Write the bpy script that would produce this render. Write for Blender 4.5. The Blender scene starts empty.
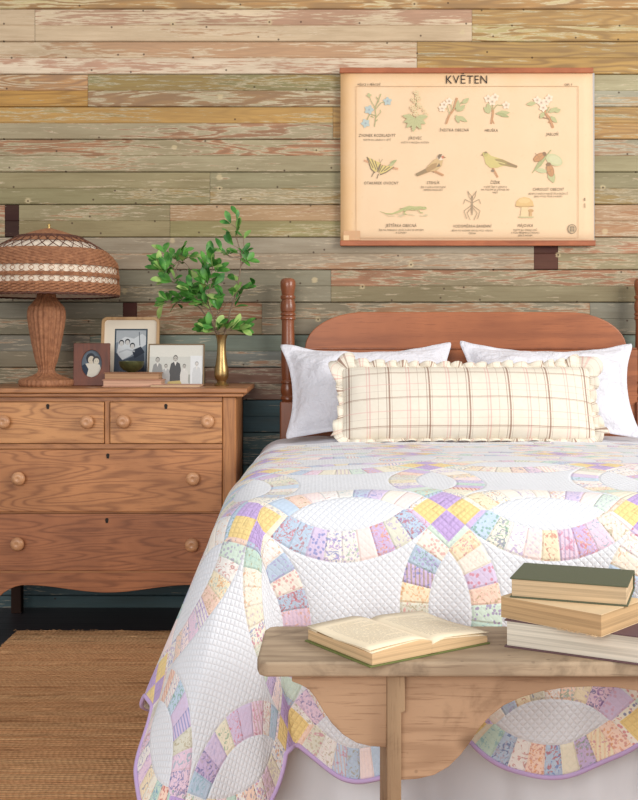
import bpy, bmesh, math, random
import numpy as np
from math import sin, cos, pi, radians as R, sqrt, atan2
from mathutils import Vector, Matrix, noise
random.seed(7)
S = bpy.context.scene
COL = S.collection
# ------------------------------------------------------------------ camera, light, exposure
F, PX, HY, CH, CD = 1100.0, 319.0, 345.0, 1.05, 4.4   # focal px, principal x, horizon y, eye height, distance to the wall
cam = bpy.data.cameras.new('camera'); co = bpy.data.objects.new('camera', cam); COL.objects.link(co)
co.location = (0, -CD, CH); co.rotation_euler = (pi/2, 0, 0)
cam.sensor_fit = 'HORIZONTAL'; cam.sensor_width = 36; cam.lens = F/638*36; cam.shift_y = -55/638
S.camera = co
W = bpy.data.worlds.new('world'); S.world = W; W.use_nodes = True
bg = W.node_tree.nodes['Background']; bg.inputs[0].default_value = (0.95, 0.96, 1.0, 1); bg.inputs[1].default_value = 0.62
def area(name, loc, target, size, power, col):
    l = bpy.data.lights.new(name, 'AREA'); l.shape = 'RECTANGLE'; l.size, l.size_y = size; l.energy = power; l.color = col
    o = bpy.data.objects.new(name, l); COL.objects.link(o); o.location = loc
    o.rotation_euler = (Vector(target)-Vector(loc)).to_track_quat('-Z', 'Y').to_euler()
area('window_light', (3.6, -3.4, 2.3), (0.1, -0.6, 0.9), (2.2, 2.0), 150, (1.0, 0.97, 0.92))
area('added_fill_light', (-1.4, -7.6, 2.3), (0.1, 0, 0.8), (3.4, 2.6), 190, (1.0, 0.98, 0.95))  # unseen fill, added behind the camera to brighten the scene from the front
S.view_settings.view_transform = 'Standard'; S.view_settings.look = 'None'
S.view_settings.gamma = 1; S.view_settings.exposure = -0.02; S.view_settings.use_curve_mapping = False

# ------------------------------------------------------------------ helpers
def lin(c): c = c/255; return c/12.92 if c <= .04045 else ((c+.055)/1.055)**2.4
def C(r, g, b): return (lin(r), lin(g), lin(b), 1)
def wx(x, D): return (x-PX)*D/F
def wz(y, D): return CH-(y-HY)*D/F
def tag(o, label=None, cat=None, group=None, kind=None):
    for k, v in (('label', label), ('category', cat), ('group', group), ('kind', kind)):
        if v: o[k] = v
    return o
def empty(name, loc, label=None, cat=None, group=None, rot=(0, 0, 0)):
    o = bpy.data.objects.new(name, None); COL.objects.link(o); o.location = loc; o.rotation_euler = rot
    o.empty_display_size = .05
    return tag(o, label, cat, group)
class M:
    def __init__(s): s.v = []; s.f = []; s.uv = []; s.c = []
    def add(s, vs, fs, uvs=None, col=None):
        b = len(s.v); s.v += [tuple(p) for p in vs]; s.f += [tuple(i+b for i in f) for f in fs]
        s.uv += (uvs if uvs else [(0, 0)]*len(vs)); s.c += [col or (1, 1, 1, 1)]*len(fs)
        return s
    def box(s, x0, x1, y0, y1, z0, z1, col=None):
        return s.add([(x0,y0,z0),(x1,y0,z0),(x1,y1,z0),(x0,y1,z0),(x0,y0,z1),(x1,y0,z1),(x1,y1,z1),(x0,y1,z1)],
              [(3,2,1,0),(4,5,6,7),(0,1,5,4),(1,2,6,5),(2,3,7,6),(3,0,4,7)], None, col)
    def lathe(s, prof, n=32, c=(0, 0, 0), mod=None, axis='z', col=None):
        vs = []
        for (r, z) in prof:
            for k in range(n):
                t = 2*pi*k/n; rr = r+(mod(t, z, r) if mod else 0)
                p = (rr*cos(t), rr*sin(t), z) if axis == 'z' else (rr*cos(t), -z, rr*sin(t))
                vs.append((c[0]+p[0], c[1]+p[1], c[2]+p[2]))
        fs = []; m = len(prof)
        for i in range(m-1):
            for k in range(n):
                a, b = i*n+k, i*n+(k+1) % n; fs.append((a, b, b+n, a+n))
        if prof[0][0] > 1e-5: fs.append(tuple(range(n-1, -1, -1)))
        if prof[-1][0] > 1e-5: fs.append(tuple(range((m-1)*n, m*n)))
        return s.add(vs, fs, None, col)
    def tube(s, pts, r, n=6, closed=False, col=None):
        pts = [Vector(p) for p in pts]; m = len(pts); vs = []; nrm = None
        for i, p in enumerate(pts):
            a = pts[i-1] if (i or closed) else p; b = pts[(i+1) % m] if (i < m-1 or closed) else p
            d = (b-a).normalized()
            if nrm is None: nrm = d.orthogonal().normalized()
            else:
                nrm = nrm-d*nrm.dot(d); nrm = nrm.normalized() if nrm.length > 1e-6 else d.orthogonal().normalized()
            bi = d.cross(nrm); rr = r[i] if isinstance(r, (list, tuple)) else r
            for k in range(n):
                t = 2*pi*k/n; vs.append(p+nrm*rr*cos(t)+bi*rr*sin(t))
        fs = []
        for i in range(m if closed else m-1):
            for k in range(n):
                a, b = i*n+k, i*n+(k+1) % n; c, d = ((i+1) % m)*n+(k+1) % n, ((i+1) % m)*n+k; fs.append((a, b, c, d))
        if not closed: fs += [tuple(range(n-1, -1, -1)), tuple(range((m-1)*n, m*n))]
        return s.add(vs, fs, None, col)
    def prism(s, out, y0, y1, col=None):          # outline in xz, extruded along y
        n = len(out); vs = [(x, y0, z) for x, z in out]+[(x, y1, z) for x, z in out]
        a = sum(out[i-1][0]*out[i][1]-out[i][0]*out[i-1][1] for i in range(n))
        fs = [tuple(range(n)), tuple(range(2*n-1, n-1, -1))]+[((i+1) % n, i, i+n, (i+1) % n+n) for i in range(n)]
        if a < 0: fs = [f[::-1] for f in fs]
        return s.add(vs, fs, None, col)
    def xf(s, m): s.v = [tuple(m @ Vector(p)) for p in s.v]; return s
def obj(name, b, mat, parent=None, loc=None, bevel=0, smooth=None, seg=2, cols=False, uv=False, sub=0):
    me = bpy.data.meshes.new(name); me.from_pydata(b.v, [], b.f); me.update()
    o = bpy.data.objects.new(name, me); COL.objects.link(o)
    if parent: o.parent = parent
    if loc: o.location = loc
    me.materials.append(mat)
    if uv:
        l = me.uv_layers.new(name='UVMap'); idx = np.empty(len(me.loops), dtype=np.int32); me.loops.foreach_get('vertex_index', idx)
        l.data.foreach_set('uv', np.array(b.uv, dtype=np.float32)[idx].ravel())
    if cols:
        a = me.color_attributes.new('col', 'FLOAT_COLOR', 'CORNER')
        arr = np.concatenate([np.tile(np.array(c, dtype=np.float32), (len(f), 1)) for c, f in zip(b.c, b.f)]); a.data.foreach_set('color', arr.ravel())
    if bevel:
        m = o.modifiers.new('bevel', 'BEVEL'); m.width = bevel; m.segments = seg; m.limit_method = 'ANGLE'; m.angle_limit = R(40)
    if sub:
        m = o.modifiers.new('sub', 'SUBSURF'); m.levels = m.render_levels = sub
    if smooth is not None:
        me.polygons.foreach_set('use_smooth', [True]*len(me.polygons)); me.set_sharp_from_angle(angle=R(smooth))
    return o
# ---- node helper
class NT:
    def __init__(s, name):
        s.m = bpy.data.materials.new(name); s.m.use_nodes = True; s.t = s.m.node_tree; s.b = s.t.nodes['Principled BSDF']
    def put(s, sock, v):
        if isinstance(v, bpy.types.NodeSocket): s.t.links.new(v, sock)
        elif v is not None: sock.default_value = v
    def n(s, ty, **ins):
        d = s.t.nodes.new(ty)
        for k, v in ins.items(): s.put(d.inputs[k.replace('_', ' ')], v)
        return d
    def ma(s, op, a, b=None, c=None, clamp=False):
        d = s.t.nodes.new('ShaderNodeMath'); d.operation = op; d.use_clamp = clamp
        for i, v in enumerate((a, b, c)): s.put(d.inputs[i], v)
        return d.outputs[0]
    def mix(s, f, a, b, mode='MIX'):
        d = s.t.nodes.new('ShaderNodeMix'); d.data_type = 'RGBA'; d.blend_type = mode; s.put(d.inputs[0], f); s.put(d.inputs[6], a); s.put(d.inputs[7], b); return d.outputs[2]
    def fmix(s, f, a, b):
        d = s.t.nodes.new('ShaderNodeMix'); d.data_type = 'FLOAT'; s.put(d.inputs[0], f); s.put(d.inputs[2], a); s.put(d.inputs[3], b); return d.outputs[0]
    def step(s, lo, hi, v):
        d = s.t.nodes.new('ShaderNodeMapRange'); d.interpolation_type = 'SMOOTHSTEP'
        s.put(d.inputs[0], v); s.put(d.inputs[1], lo); s.put(d.inputs[2], hi); return d.outputs[0]
    def coord(s, which='Object'): return s.t.nodes.new('ShaderNodeTexCoord').outputs[which]
    def uv(s): return s.t.nodes.new('ShaderNodeUVMap').outputs[0]
    def sep(s, v): return s.n('ShaderNodeSeparateXYZ', Vector=v).outputs
    def comb(s, x, y, z=0.0): 
        d = s.t.nodes.new('ShaderNodeCombineXYZ'); s.put(d.inputs[0], x); s.put(d.inputs[1], y); s.put(d.inputs[2], z); return d.outputs[0]
    def scale(s, v, k):
        d = s.t.nodes.new('ShaderNodeMapping'); s.put(d.inputs[0], v); d.inputs[3].default_value = k; return d.outputs[0]
    def noise(s, v, sc=5, det=3, rough=.55, dist=0.0):
        d = s.n('ShaderNodeTexNoise', Vector=v, Scale=sc, Detail=det, Roughness=rough, Distortion=dist); return d.outputs[0]
    def vor(s, v, sc, out='Distance'): return s.n('ShaderNodeTexVoronoi', Vector=v, Scale=sc).outputs[out]
    def ramp(s, f, stops, const=False):
        d = s.t.nodes.new('ShaderNodeValToRGB'); e = d.color_ramp.elements; d.color_ramp.interpolation = 'CONSTANT' if const else 'LINEAR'
        while len(e) < len(stops): e.new(.5)
        for el, (p, c) in zip(e, stops): el.position = p; el.color = c
        s.put(d.inputs[0], f); return d.outputs[0]
    def bump(s, h, st=.3, dist=.01):
        d = s.n('ShaderNodeBump', Height=h, Strength=st, Distance=dist); s.t.links.new(d.outputs[0], s.b.inputs['Normal']); return d
    def fin(s, col, rough=.6, spec=.3):
        s.put(s.b.inputs['Base Color'], col); s.put(s.b.inputs['Roughness'], rough); s.b.inputs['Specular IOR Level'].default_value = spec; return s.m
def k(c, f): return (c[0]*f, c[1]*f, c[2]*f, 1)
def plain(name, c, rough=.6, var=.12, sc=30, bump=0, spec=.3, metal=0, stretch=(1, 1, 1)):
    t = NT(name); n = t.noise(t.scale(t.coord(), stretch), sc, 4)
    t.fin(t.mix(n, k(c, 1-var), k(c, 1+var)), rough, spec); t.b.inputs['Metallic'].default_value = metal
    if bump: t.bump(n, bump, .004)
    return t.m
def woodmat(name, base, dark, ax=0, sc=1.0, rough=.45, lines=.5, rings=34, spec=.35, knots=0.0, coat=0, stain=0.0):
    t = NT(name); rnd = t.t.nodes.new('ShaderNodeObjectInfo').outputs['Random']
    off = t.n('ShaderNodeVectorMath'); off.operation = 'ADD'; t.put(off.inputs[0], t.coord()); t.put(off.inputs[1], t.comb(t.ma('MULTIPLY', rnd, 9.0), t.ma('MULTIPLY', rnd, 5.0), t.ma('MULTIPLY', rnd, 7.0))); P = off.outputs[0]
    st = [10, 10, 10]; st[ax] = 1.1
    g = t.noise(t.scale(P, [x*sc*.6 for x in st]), 1.0, 2, .45, .15)
    st2 = [210, 210, 210]; st2[ax] = 9
    fib = t.noise(t.scale(P, [x*sc for x in st2]), 1.0, 4, .65)
    ring = t.ma('MULTIPLY_ADD', t.ma('SINE', t.ma('MULTIPLY_ADD', fib, 2.2, t.ma('MULTIPLY', g, rings))), .5, .5)
    pore = t.step(.54, .66, fib); brk = t.noise(t.scale(P, [x*sc*.8 for x in st]), 1.0, 3)
    c = t.mix(t.ma('MULTIPLY', t.ma('MULTIPLY', t.ma('POWER', ring, 3), lines), t.ma('MULTIPLY_ADD', brk, .9, .45)), base, dark)
    c = t.mix(t.ma('MULTIPLY', pore, .4), c, dark)
    big = t.noise(P, 3.5*sc, 3)
    c = t.mix(t.step(.35, .7, big), t.mix(.3, c, dark), c)
    if knots:
        kn = t.step(.16, .05, t.vor(t.scale(P, [1.0, 1.6, 1.6]), 4)); c = t.mix(t.ma('MULTIPLY', kn, knots), c, k(dark, .5))
    if stain:
        sn = t.noise(P, 7, 5, .65, .6); c = t.mix(t.ma('MULTIPLY', t.step(.5, .68, sn), stain), c, k(dark, .55)); sp_ = t.step(.11, .06, t.vor(P, 26)); c = t.mix(t.ma('MULTIPLY', sp_, stain*.7), c, k(dark, .4))
    t.bump(fib, .12, .002); t.b.inputs['Coat Weight'].default_value = coat; t.b.inputs['Coat Roughness'].default_value = .25
    return t.fin(c, rough, spec)
def clothmat(name, c, sc=700, bump=.15, rough=.9, var=.05):
    t = NT(name); co_ = t.coord(); n = t.noise(co_, 9, 4); w = t.noise(co_, sc, 2)
    t.bump(w, bump, .001); t.b.inputs['Sheen Weight'].default_value = .15
    return t.fin(t.mix(n, k(c, 1-var), k(c, 1+var*.4)), rough, .15)
def colmat(name, rough=.8, var=.06):
    t = NT(name); a = t.t.nodes.new('ShaderNodeVertexColor'); a.layer_name = 'col'
    n = t.noise(t.coord(), 160, 3); c = t.mix(n, k((1,1,1), 1-var*2), (1, 1, 1, 1))
    return t.fin(t.mix(1.0, a.outputs[0], c, 'MULTIPLY'), rough, .2)
INK = colmat('printed_ink')

# ------------------------------------------------------------------ the plank wall
def wallmat():
    t = NT('weathered_paint'); P = t.sep(t.coord()); x, z = P[0], P[2]
    def att(nm): a = t.t.nodes.new('ShaderNodeVertexColor'); a.layer_name = nm; return a.outputs[0]
    pr = t.n('ShaderNodeSeparateColor', Color=att('par')).outputs; wear, seed, gr = pr[0], pr[1], pr[2]
    paint, wood = att('paint'), att('wood')
    ox = t.ma('MULTIPLY_ADD', seed, 37.0, x); oz = t.ma('MULTIPLY_ADD', seed, 11.0, z)
    g = t.noise(t.comb(t.ma('MULTIPLY', ox, 1.5), t.ma('MULTIPLY', oz, 13), seed), 1.0, 2, .45, .3)
    ring = t.ma('MULTIPLY_ADD', t.ma('SINE', t.ma('MULTIPLY', g, 72)), .5, .5)
    line = t.ma('POWER', ring, 1.7)
    fib = t.noise(t.comb(t.ma('MULTIPLY', ox, 7), t.ma('MULTIPLY', oz, 190), seed), 1.0, 3, .6)
    low = t.noise(t.comb(t.ma('MULTIPLY', ox, 1.6), t.ma('MULTIPLY', oz, 9), seed), 1.0, 3, .55)
    chip = t.noise(t.comb(t.ma('MULTIPLY', ox, 11), t.ma('MULTIPLY', oz, 150), seed), 1.0, 5, .65)
    wv = t.ma('ADD', t.ma('MULTIPLY', low, .5), t.ma('MULTIPLY', chip, .5))
    wv = t.ma('SUBTRACT', wv, t.ma('MULTIPLY', t.ma('SUBTRACT', line, .4), t.ma('MULTIPLY', gr, .12)))
    th = t.ma('MULTIPLY_ADD', wear, .40, .30)
    mask = t.step(t.ma('SUBTRACT', th, .03), t.ma('ADD', th, .025), wv)
    edge = t.ma('MULTIPLY', mask, t.step(t.ma('ADD', th, .05), t.ma('ADD', th, .015), wv))
    dark = t.mix(.68, wood, C(108, 58, 36))
    wc = t.mix(t.ma('MULTIPLY', line, gr), wood, dark)
    wc = t.mix(t.step(.35, .75, fib), t.mix(.28, wc, C(110, 70, 48)), wc)
    dirt = t.noise(t.comb(t.ma('MULTIPLY', ox, 2.5), t.ma('MULTIPLY', oz, 14), 3.0), 1.0, 5, .6)
    pc = t.mix(1.0, paint, t.mix(t.step(.3, .72, dirt), (.84, .80, .75, 1), (1.1, 1.08, 1.06, 1)), 'MULTIPLY')
    pc = t.mix(t.ma('MULTIPLY', t.step(.45, .7, fib), .36), pc, t.mix(1.0, pc, (.72, .66, .60, 1), 'MULTIPLY'))
    pc = t.mix(t.ma('MULTIPLY', edge, .55), pc, C(222, 204, 176))
    wc = t.mix(.3, wc, paint); c = t.mix(mask, wc, pc)
    grime = t.noise(t.comb(t.ma('MULTIPLY', ox, 1.1), t.ma('MULTIPLY', oz, 5), 5.0), 1.0, 4, .6); c = t.mix(t.ma('MULTIPLY', t.step(.42, .72, grime), .4), c, t.mix(.5, c, C(112, 92, 62)))
    # filled nail holes
    vd = t.n('ShaderNodeTexVoronoi', Vector=t.comb(t.ma('MULTIPLY', x, 5.2), t.ma('MULTIPLY', z, 15.3), 0.0), Scale=1.0)
    vd.voronoi_dimensions = '2D'
    pos = t.sep(vd.outputs['Position'])
    dx = t.ma('DIVIDE', t.ma('SUBTRACT', t.ma('MULTIPLY', x, 5.2), pos[0]), 5.2); dz = t.ma('DIVIDE', t.ma('SUBTRACT', t.ma('MULTIPLY', z, 15.3), pos[1]), 15.3)
    rad = t.ma('SQRT', t.ma('ADD', t.ma('MULTIPLY', dx, dx), t.ma('MULTIPLY', dz, dz)))
    rnd = t.n('ShaderNodeSeparateColor', Color=vd.outputs['Color']).outputs
    wob = t.ma('MULTIPLY_ADD', chip, .03, -.013)
    ring_ = t.ma('MULTIPLY', t.step(.016, .009, t.ma('ADD', rad, wob)), t.ma('GREATER_THAN', rnd[0], .9))
    c = t.mix(t.ma('MULTIPLY', ring_, .6), c, C(206, 186, 146))
    c = t.mix(t.ma('MULTIPLY', t.step(.0052, .0026, rad), t.ma('MULTIPLY', t.ma('GREATER_THAN', rnd[1], .5), .8)), c, C(70, 50, 38))
    t.bump(t.ma('ADD', t.ma('MULTIPLY', mask, .5), t.ma('MULTIPLY', fib, .5)), .35, .0025)
    return t.fin(c, .72, .25)
sage = (162,153,121); sgray = (170,166,146); olive = (153,144,108); beige = (206,184,154); cream = (214,194,164); pinkb = (186,156,124)
bsage = (140,156,144); teal = (98,130,138); tealg = (122,146,142); dk = (62,34,30)
salm = (192,142,102); gold = (200,150,88); tan = (196,160,112); redb = (178,124,98); plum = (154,118,106); ochre = (170,142,84)
# row: list of (x0px, x1px, upper(paint, wood, wear, grain), lower(...))
def H(p, w, we, g): return (p, w, we, g)
big = 1300
ROWS = {
 -1: [(-big, big, H(cream, tan, .5, .8), H((200,184,140), (186,126,66), .62, 1))],
 0: [(-big, 35, H(beige, salm, .2, .3), H(beige, salm, .18, .3)), (35, 472, H(cream, redb, .50, .3), H(beige, salm, .30, .2)),
     (472, big, H((176,164,122), gold, .56, .6), H((190,176,128), (196,146,78), .62, 1))],
 1: [(-big, 417, H(beige, salm, .52, .25), H((222,204,180), (190,128,96), .44, .3)), (417, big, H(sage, (196,150,78), .78, .8), H((186,170,124), (200,150,76), .74, 1))],
 2: [(-big, 88, H(beige, (204,140,72), .62, 1), H(ochre, (206,152,80), .8, .8)), (88, 480, H((140,132,94), ochre, .48, .3), H((181,169,139), (160,110,64), .46, .7)),
     (480, big, H((180,172,140), tan, .36, .4), H(sgray, tan, .3, .4))],
 3: [(-big, 333, H((172,152,104), (204,154,84), .66, .25), H((169,157,129), (184,120,84), .44, .8)), (333, big, H(sage, (210,160,88), .82, .7), H(sage, (206,152,84), .76, .7))],
 4: [(-big, 470, H((165,153,123), (200,130,92), .50, .9), H((167,157,127), salm, .34, .4)), (470, big, H(sgray, salm, .45, .4), H(sage, salm, .3, .4))],
 5: [(-big, 210, H((163,151,115), salm, .3, .4), H(olive, ochre, .3, .2)), (210, big, H((163,155,123), salm, .26, .4), H((167,155,123), ochre, .3, .3))],
 6: [(-big, 5, H(sage, (190,110,84), .5, .6), H(sage, salm, .4, .6)), (5, 19, H(dk, dk, .1, .2), H((54,30,28), dk, .1, .2)),
     (19, 170, H((159,151,117), salm, .26, .5), H((157,147,111), salm, .28, .3)), (170, 470, H((182,154,118), salm, .32, .5), H((162,156,112), ochre, .26, .3)),
     (470, big, H(pinkb, salm, .42, .5), H((180,158,128), salm, .4, .3))],
 7: [(-big, 534, H((171,163,143), salm, .26, .4), H((175,163,141), salm, .36, .5)), (534, 558, H((78,46,40), dk, .1, .2), H((96,62,52), dk, .1, .2)), (558, big, H((176,164,136), (200,130,96), .5, .5), H(sage, salm, .36, .5))],
 8: [(-big, 331, H((163,161,139), salm, .24, .3), H((159,155,133), ochre, .28, .2)), (331, big, H((165,155,125), (188,126,96), .47, .7), H((161,153,121), salm, .28, .4))],
 9: [(-big, 123, H((153,151,133), salm, .3, .3), H((155,151,129), salm, .3, .2)), (123, 137, H((86,46,40), dk, .1, .2), H((150,140,112), salm, .4, .2)),
     (137, 262, H((160,144,112), (176,120,92), .4, .7), H((160,146,116), (178,126,96), .36, .6)), (262, 590, H((155,149,127), salm, .38, .5), H((157,151,131), salm, .32, .3)), (590, big, H((157,157,141), salm, .28, .3), H((155,155,139), salm, .3, .3))],
 10: [(-big, 90, H((151,149,135), salm, .26, .3), H((155,147,125), salm, .34, .3)), (90, big, H(bsage, salm, .22, .3), H((145,153,147), salm, .22, .3))],
 11: [(-big, 205, H((146,138,114), salm, .4, .3), H((133,135,129), salm, .3, .3)), (205, 560, H((156,142,126), plum, .6, 1), H((148,140,126), plum, .46, .5)), (560, big, H(bsage, salm, .3, .3), H(tealg, salm, .2, .3))],
}
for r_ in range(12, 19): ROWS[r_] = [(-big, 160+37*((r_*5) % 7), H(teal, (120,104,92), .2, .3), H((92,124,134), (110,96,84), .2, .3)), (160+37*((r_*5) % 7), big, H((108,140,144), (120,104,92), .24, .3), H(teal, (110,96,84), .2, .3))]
for r_ in (-4, -3, -2): ROWS[r_] = [(-big, 250, H(cream, tan, .5, .6), H(beige, salm, .4, .6)), (250, big, H(beige, tan, .4, .6), H(cream, salm, .5, .6))]
def build_wall():
    v, f, pa, wo, par = [], [], [], [], []
    ph = .1304; D = CD
    prof = [(0, .016), (.0016, .004), (.0045, 0), (.49*ph-.0016, 0), (.5*ph, .0026), (.5*ph+.0026, 0), (ph-.0045, 0), (ph-.0014, .003), (ph, .016)]
    for row, segs in ROWS.items():
        zt = 2.394-ph*row; zb = zt-ph
        if zb < -.2: continue
        if row == 18: zb = max(zb, zt-ph)
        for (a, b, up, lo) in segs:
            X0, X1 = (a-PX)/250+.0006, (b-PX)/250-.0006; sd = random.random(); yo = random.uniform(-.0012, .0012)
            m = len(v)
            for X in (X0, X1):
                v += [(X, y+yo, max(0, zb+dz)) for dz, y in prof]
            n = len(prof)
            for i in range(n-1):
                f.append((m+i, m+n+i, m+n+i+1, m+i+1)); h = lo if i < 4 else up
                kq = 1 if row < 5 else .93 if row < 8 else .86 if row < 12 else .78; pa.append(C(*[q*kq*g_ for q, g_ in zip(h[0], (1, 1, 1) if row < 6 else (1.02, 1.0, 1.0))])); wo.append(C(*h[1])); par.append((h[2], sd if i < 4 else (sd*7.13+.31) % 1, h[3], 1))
            h = up
            f += [tuple(m+i for i in range(n)), tuple(m+n+i for i in range(n-1, -1, -1))]
            for _ in (0, 1): pa.append(C(60, 44, 34)); wo.append(C(70, 48, 34)); par.append((.3, .5, .2, 1))
    # dark backing closes the grooves
    m = len(v); v += [(-5.4, .0155, 0), (5.4, .0155, 0), (5.4, .0155, 2.95), (-5.4, .0155, 2.95), (-5.4, .08, 0), (5.4, .08, 0), (5.4, .08, 2.95), (-5.4, .08, 2.95)]
    for q in ((0,1,2,3), (7,6,5,4), (3,2,6,7), (1,0,4,5)): f.append(tuple(m+i for i in q)); pa.append(C(38, 30, 24)); wo.append(C(38, 30, 24)); par.append((.1, .5, 0, 1))
    me = bpy.data.meshes.new('wall_back'); me.from_pydata(v, [], f); me.update()
    for nm, dat in (('paint', pa), ('wood', wo), ('par', par)):
        a = me.color_attributes.new(nm, 'FLOAT_COLOR', 'CORNER')
        a.data.foreach_set('color', np.concatenate([np.tile(np.array(c, dtype=np.float32), (len(q), 1)) for c, q in zip(dat, f)]).ravel())
    me.materials.append(wallmat()); o = bpy.data.objects.new('wall_back', me); COL.objects.link(o); tag(o, kind='structure')
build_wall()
# floor of dark boards
def floormat():
    t = NT('dark_floorboards'); P = t.sep(t.coord()); x, y = P[0], P[1]
    row = t.ma('FLOOR', t.ma('DIVIDE', y, .085)); fr = t.ma('FRACT', t.ma('DIVIDE', y, .085))
    rn = t.n('ShaderNodeTexWhiteNoise', Vector=t.comb(row, 0.0)).outputs[0]
    g = t.noise(t.comb(t.ma('MULTIPLY', x, 4), t.ma('MULTIPLY', y, 90), row), 1.0, 4)
    c = t.mix(g, C(30, 29, 34), C(74, 68, 70)); c = t.mix(t.ma('MULTIPLY', rn, .4), c, C(70, 62, 64))
    gap = t.ma('GREATER_THAN', t.ma('ABSOLUTE', t.ma('SUBTRACT', fr, .5)), .475); c = t.mix(gap, c, C(8, 6, 6))
    t.bump(t.ma('SUBTRACT', g, gap), .3, .004); return t.fin(c, .42, .4)
b = M(); b.box(-5.4, 5.4, -5.2, .08, -.06, 0)
tag(obj('floor', b, floormat()), kind='structure')

# ------------------------------------------------------------------ rug
def rugmat():
    t = NT('jute'); P = t.sep(t.coord()); x, y = P[0], P[1]
    row = t.ma('FLOOR', t.ma('DIVIDE', y, .0125)); rn = t.n('ShaderNodeTexWhiteNoise', Vector=t.comb(row, 0.0)).outputs[0]
    g = t.noise(t.comb(t.ma('MULTIPLY', x, 40), t.ma('MULTIPLY', y, 160), 0.0), 1.0, 4, .65)
    st = t.noise(t.comb(t.ma('MULTIPLY', x, 3), t.ma('MULTIPLY', y, 60), 2.0), 1.0, 3, .6)
    c = t.mix(g, C(182, 122, 80), C(240, 182, 130)); c = t.mix(t.ma('MULTIPLY', rn, .6), c, C(232, 188, 138))
    c = t.mix(t.ma('MULTIPLY', t.step(.56, .70, st), .7), c, C(116, 74, 46))
    c = t.mix(t.ma('MULTIPLY', t.step(.62, .75, g), .3), c, C(228, 190, 140))
    fr = t.ma('ABSOLUTE', t.ma('SUBTRACT', t.ma('FRACT', t.ma('DIVIDE', y, .0125)), .5)); c = t.mix(t.ma('MULTIPLY', t.step(.3, .5, t.ma('MULTIPLY_ADD', g, .25, t.ma('SUBTRACT', fr, .1))), .5), c, C(120, 80, 50)); tw = t.ma('SINE', t.ma('MULTIPLY_ADD', x, 420.0, t.ma('MULTIPLY', rn, 40.0))); c = t.mix(t.ma('MULTIPLY', t.step(.2, 1.0, tw), .16), c, C(134, 90, 54))
    t.bump(t.ma('ADD', g, t.ma('MULTIPLY', tw, .15)), .8, .006); return t.fin(c, .95, .1)
JUTE = rugmat()
rx0, rx1, ry0, ry1 = -1.098, .9, -3.3, -.40
b = M(); nr = int((ry1-ry0)/.0125)
vs, fs = [], []; nx = 90
for i in range(nr*2+1):
    y = ry0+(ry1-ry0)*i/(nr*2)
    for j in range(nx+1):
        x = rx0+(rx1-rx0)*j/nx; e = .004*noise.noise((x*9, y*23, 0))
        if j == 0: x += .006*noise.noise((y*60, 1, 3))
        yy = y+(.006*noise.noise((x*50, 4, 4)) if i in (0, nr*2) else 0)
        vs.append((x, yy, .0095+(.0035 if i % 2 else 0)+e*.6))
for i in range(nr*2):
    for j in range(nx): a = i*(nx+1)+j; fs.append((a, a+1, a+nx+2, a+nx+1))
b.add(vs, fs)
per = [j for j in range(nx+1)]+[i*(nx+1)+nx for i in range(1, nr*2+1)]+[nr*2*(nx+1)+j for j in range(nx-1, -1, -1)]+[i*(nx+1) for i in range(nr*2-1, 0, -1)]
base = len(b.v); b.add([(b.v[i][0], b.v[i][1], 0.0005) for i in per], [])
n_ = len(per)
for q in range(n_): b.f.append((per[q], base+q, base+(q+1) % n_, per[(q+1) % n_])); b.c.append((1,1,1,1))
rug = tag(obj('jute_rug', b, JUTE, smooth=60), 'tan woven jute rug on the dark floor before the dresser', 'rug')
b = M()
for q in range(34):
    x = random.uniform(rx0, .0); d_ = random.uniform(-.02, .02); b.tube([(x, ry1-.004, .012), (x+d_*.5, ry1+.006, .014), (x+d_, ry1+random.uniform(.004, .012), random.uniform(.006, .016))], .0006, 4)
tag(obj('frayed_fibre', b, JUTE, rug), kind='stuff')

# ------------------------------------------------------------------ dresser
OAK = woodmat('golden_oak', C(206, 148, 96), C(116, 68, 40), 0, 1.5, .42, .55, 150, coat=.08)
OAK2 = woodmat('redder_oak', C(190, 130, 84), C(108, 62, 38), 0, 1.5, .42, .55, 150, coat=.08); OAK3 = woodmat('red_brown_oak', C(176, 114, 76), C(100, 58, 40), 0, 1.5, .42, .55, 170, coat=.08)
OAKV = woodmat('golden_oak_upright', C(190, 132, 82), C(118, 70, 42), 2, 1.5, .4, .4, 110, coat=.08)
OAKT = woodmat('golden_oak_top', C(184, 128, 84), C(110, 66, 42), 0, 1.5, .42, .4, 110, coat=.08)
DARKW = plain('dark_inside_and_shade_wood', C(50, 30, 20), .8)
BRASSD = plain('aged_keyhole_metal', C(40, 32, 26), .5, metal=.4)
DX, DD = wx(107, 3.9), 3.9; DY = DD-CD
dr = empty('dresser', (DX, DY, 0), 'wide golden oak dresser with four drawers and round wooden knobs against the wall', 'dresser')
zz = lambda y: wz(y, DD)
hw = .458; dep = .44
b = M(); top = zz(388)
prof = [(0, 0), (.006, .004), (.010, .010), (.010, .020), (.004, .026), (-.004, .030)]
b.box(-hw-.04, hw+.04, -.028, dep+.02, top-.018, top)
obj('dresser_top', b, OAKT, dr, bevel=.005, seg=3)
b = M(); b.box(-hw-.026, hw+.026, -.018, dep+.01, top-.031, top-.0185); obj('top_moulding', b, OAKT, dr, bevel=.004, seg=3)
stw = 14/282
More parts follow.
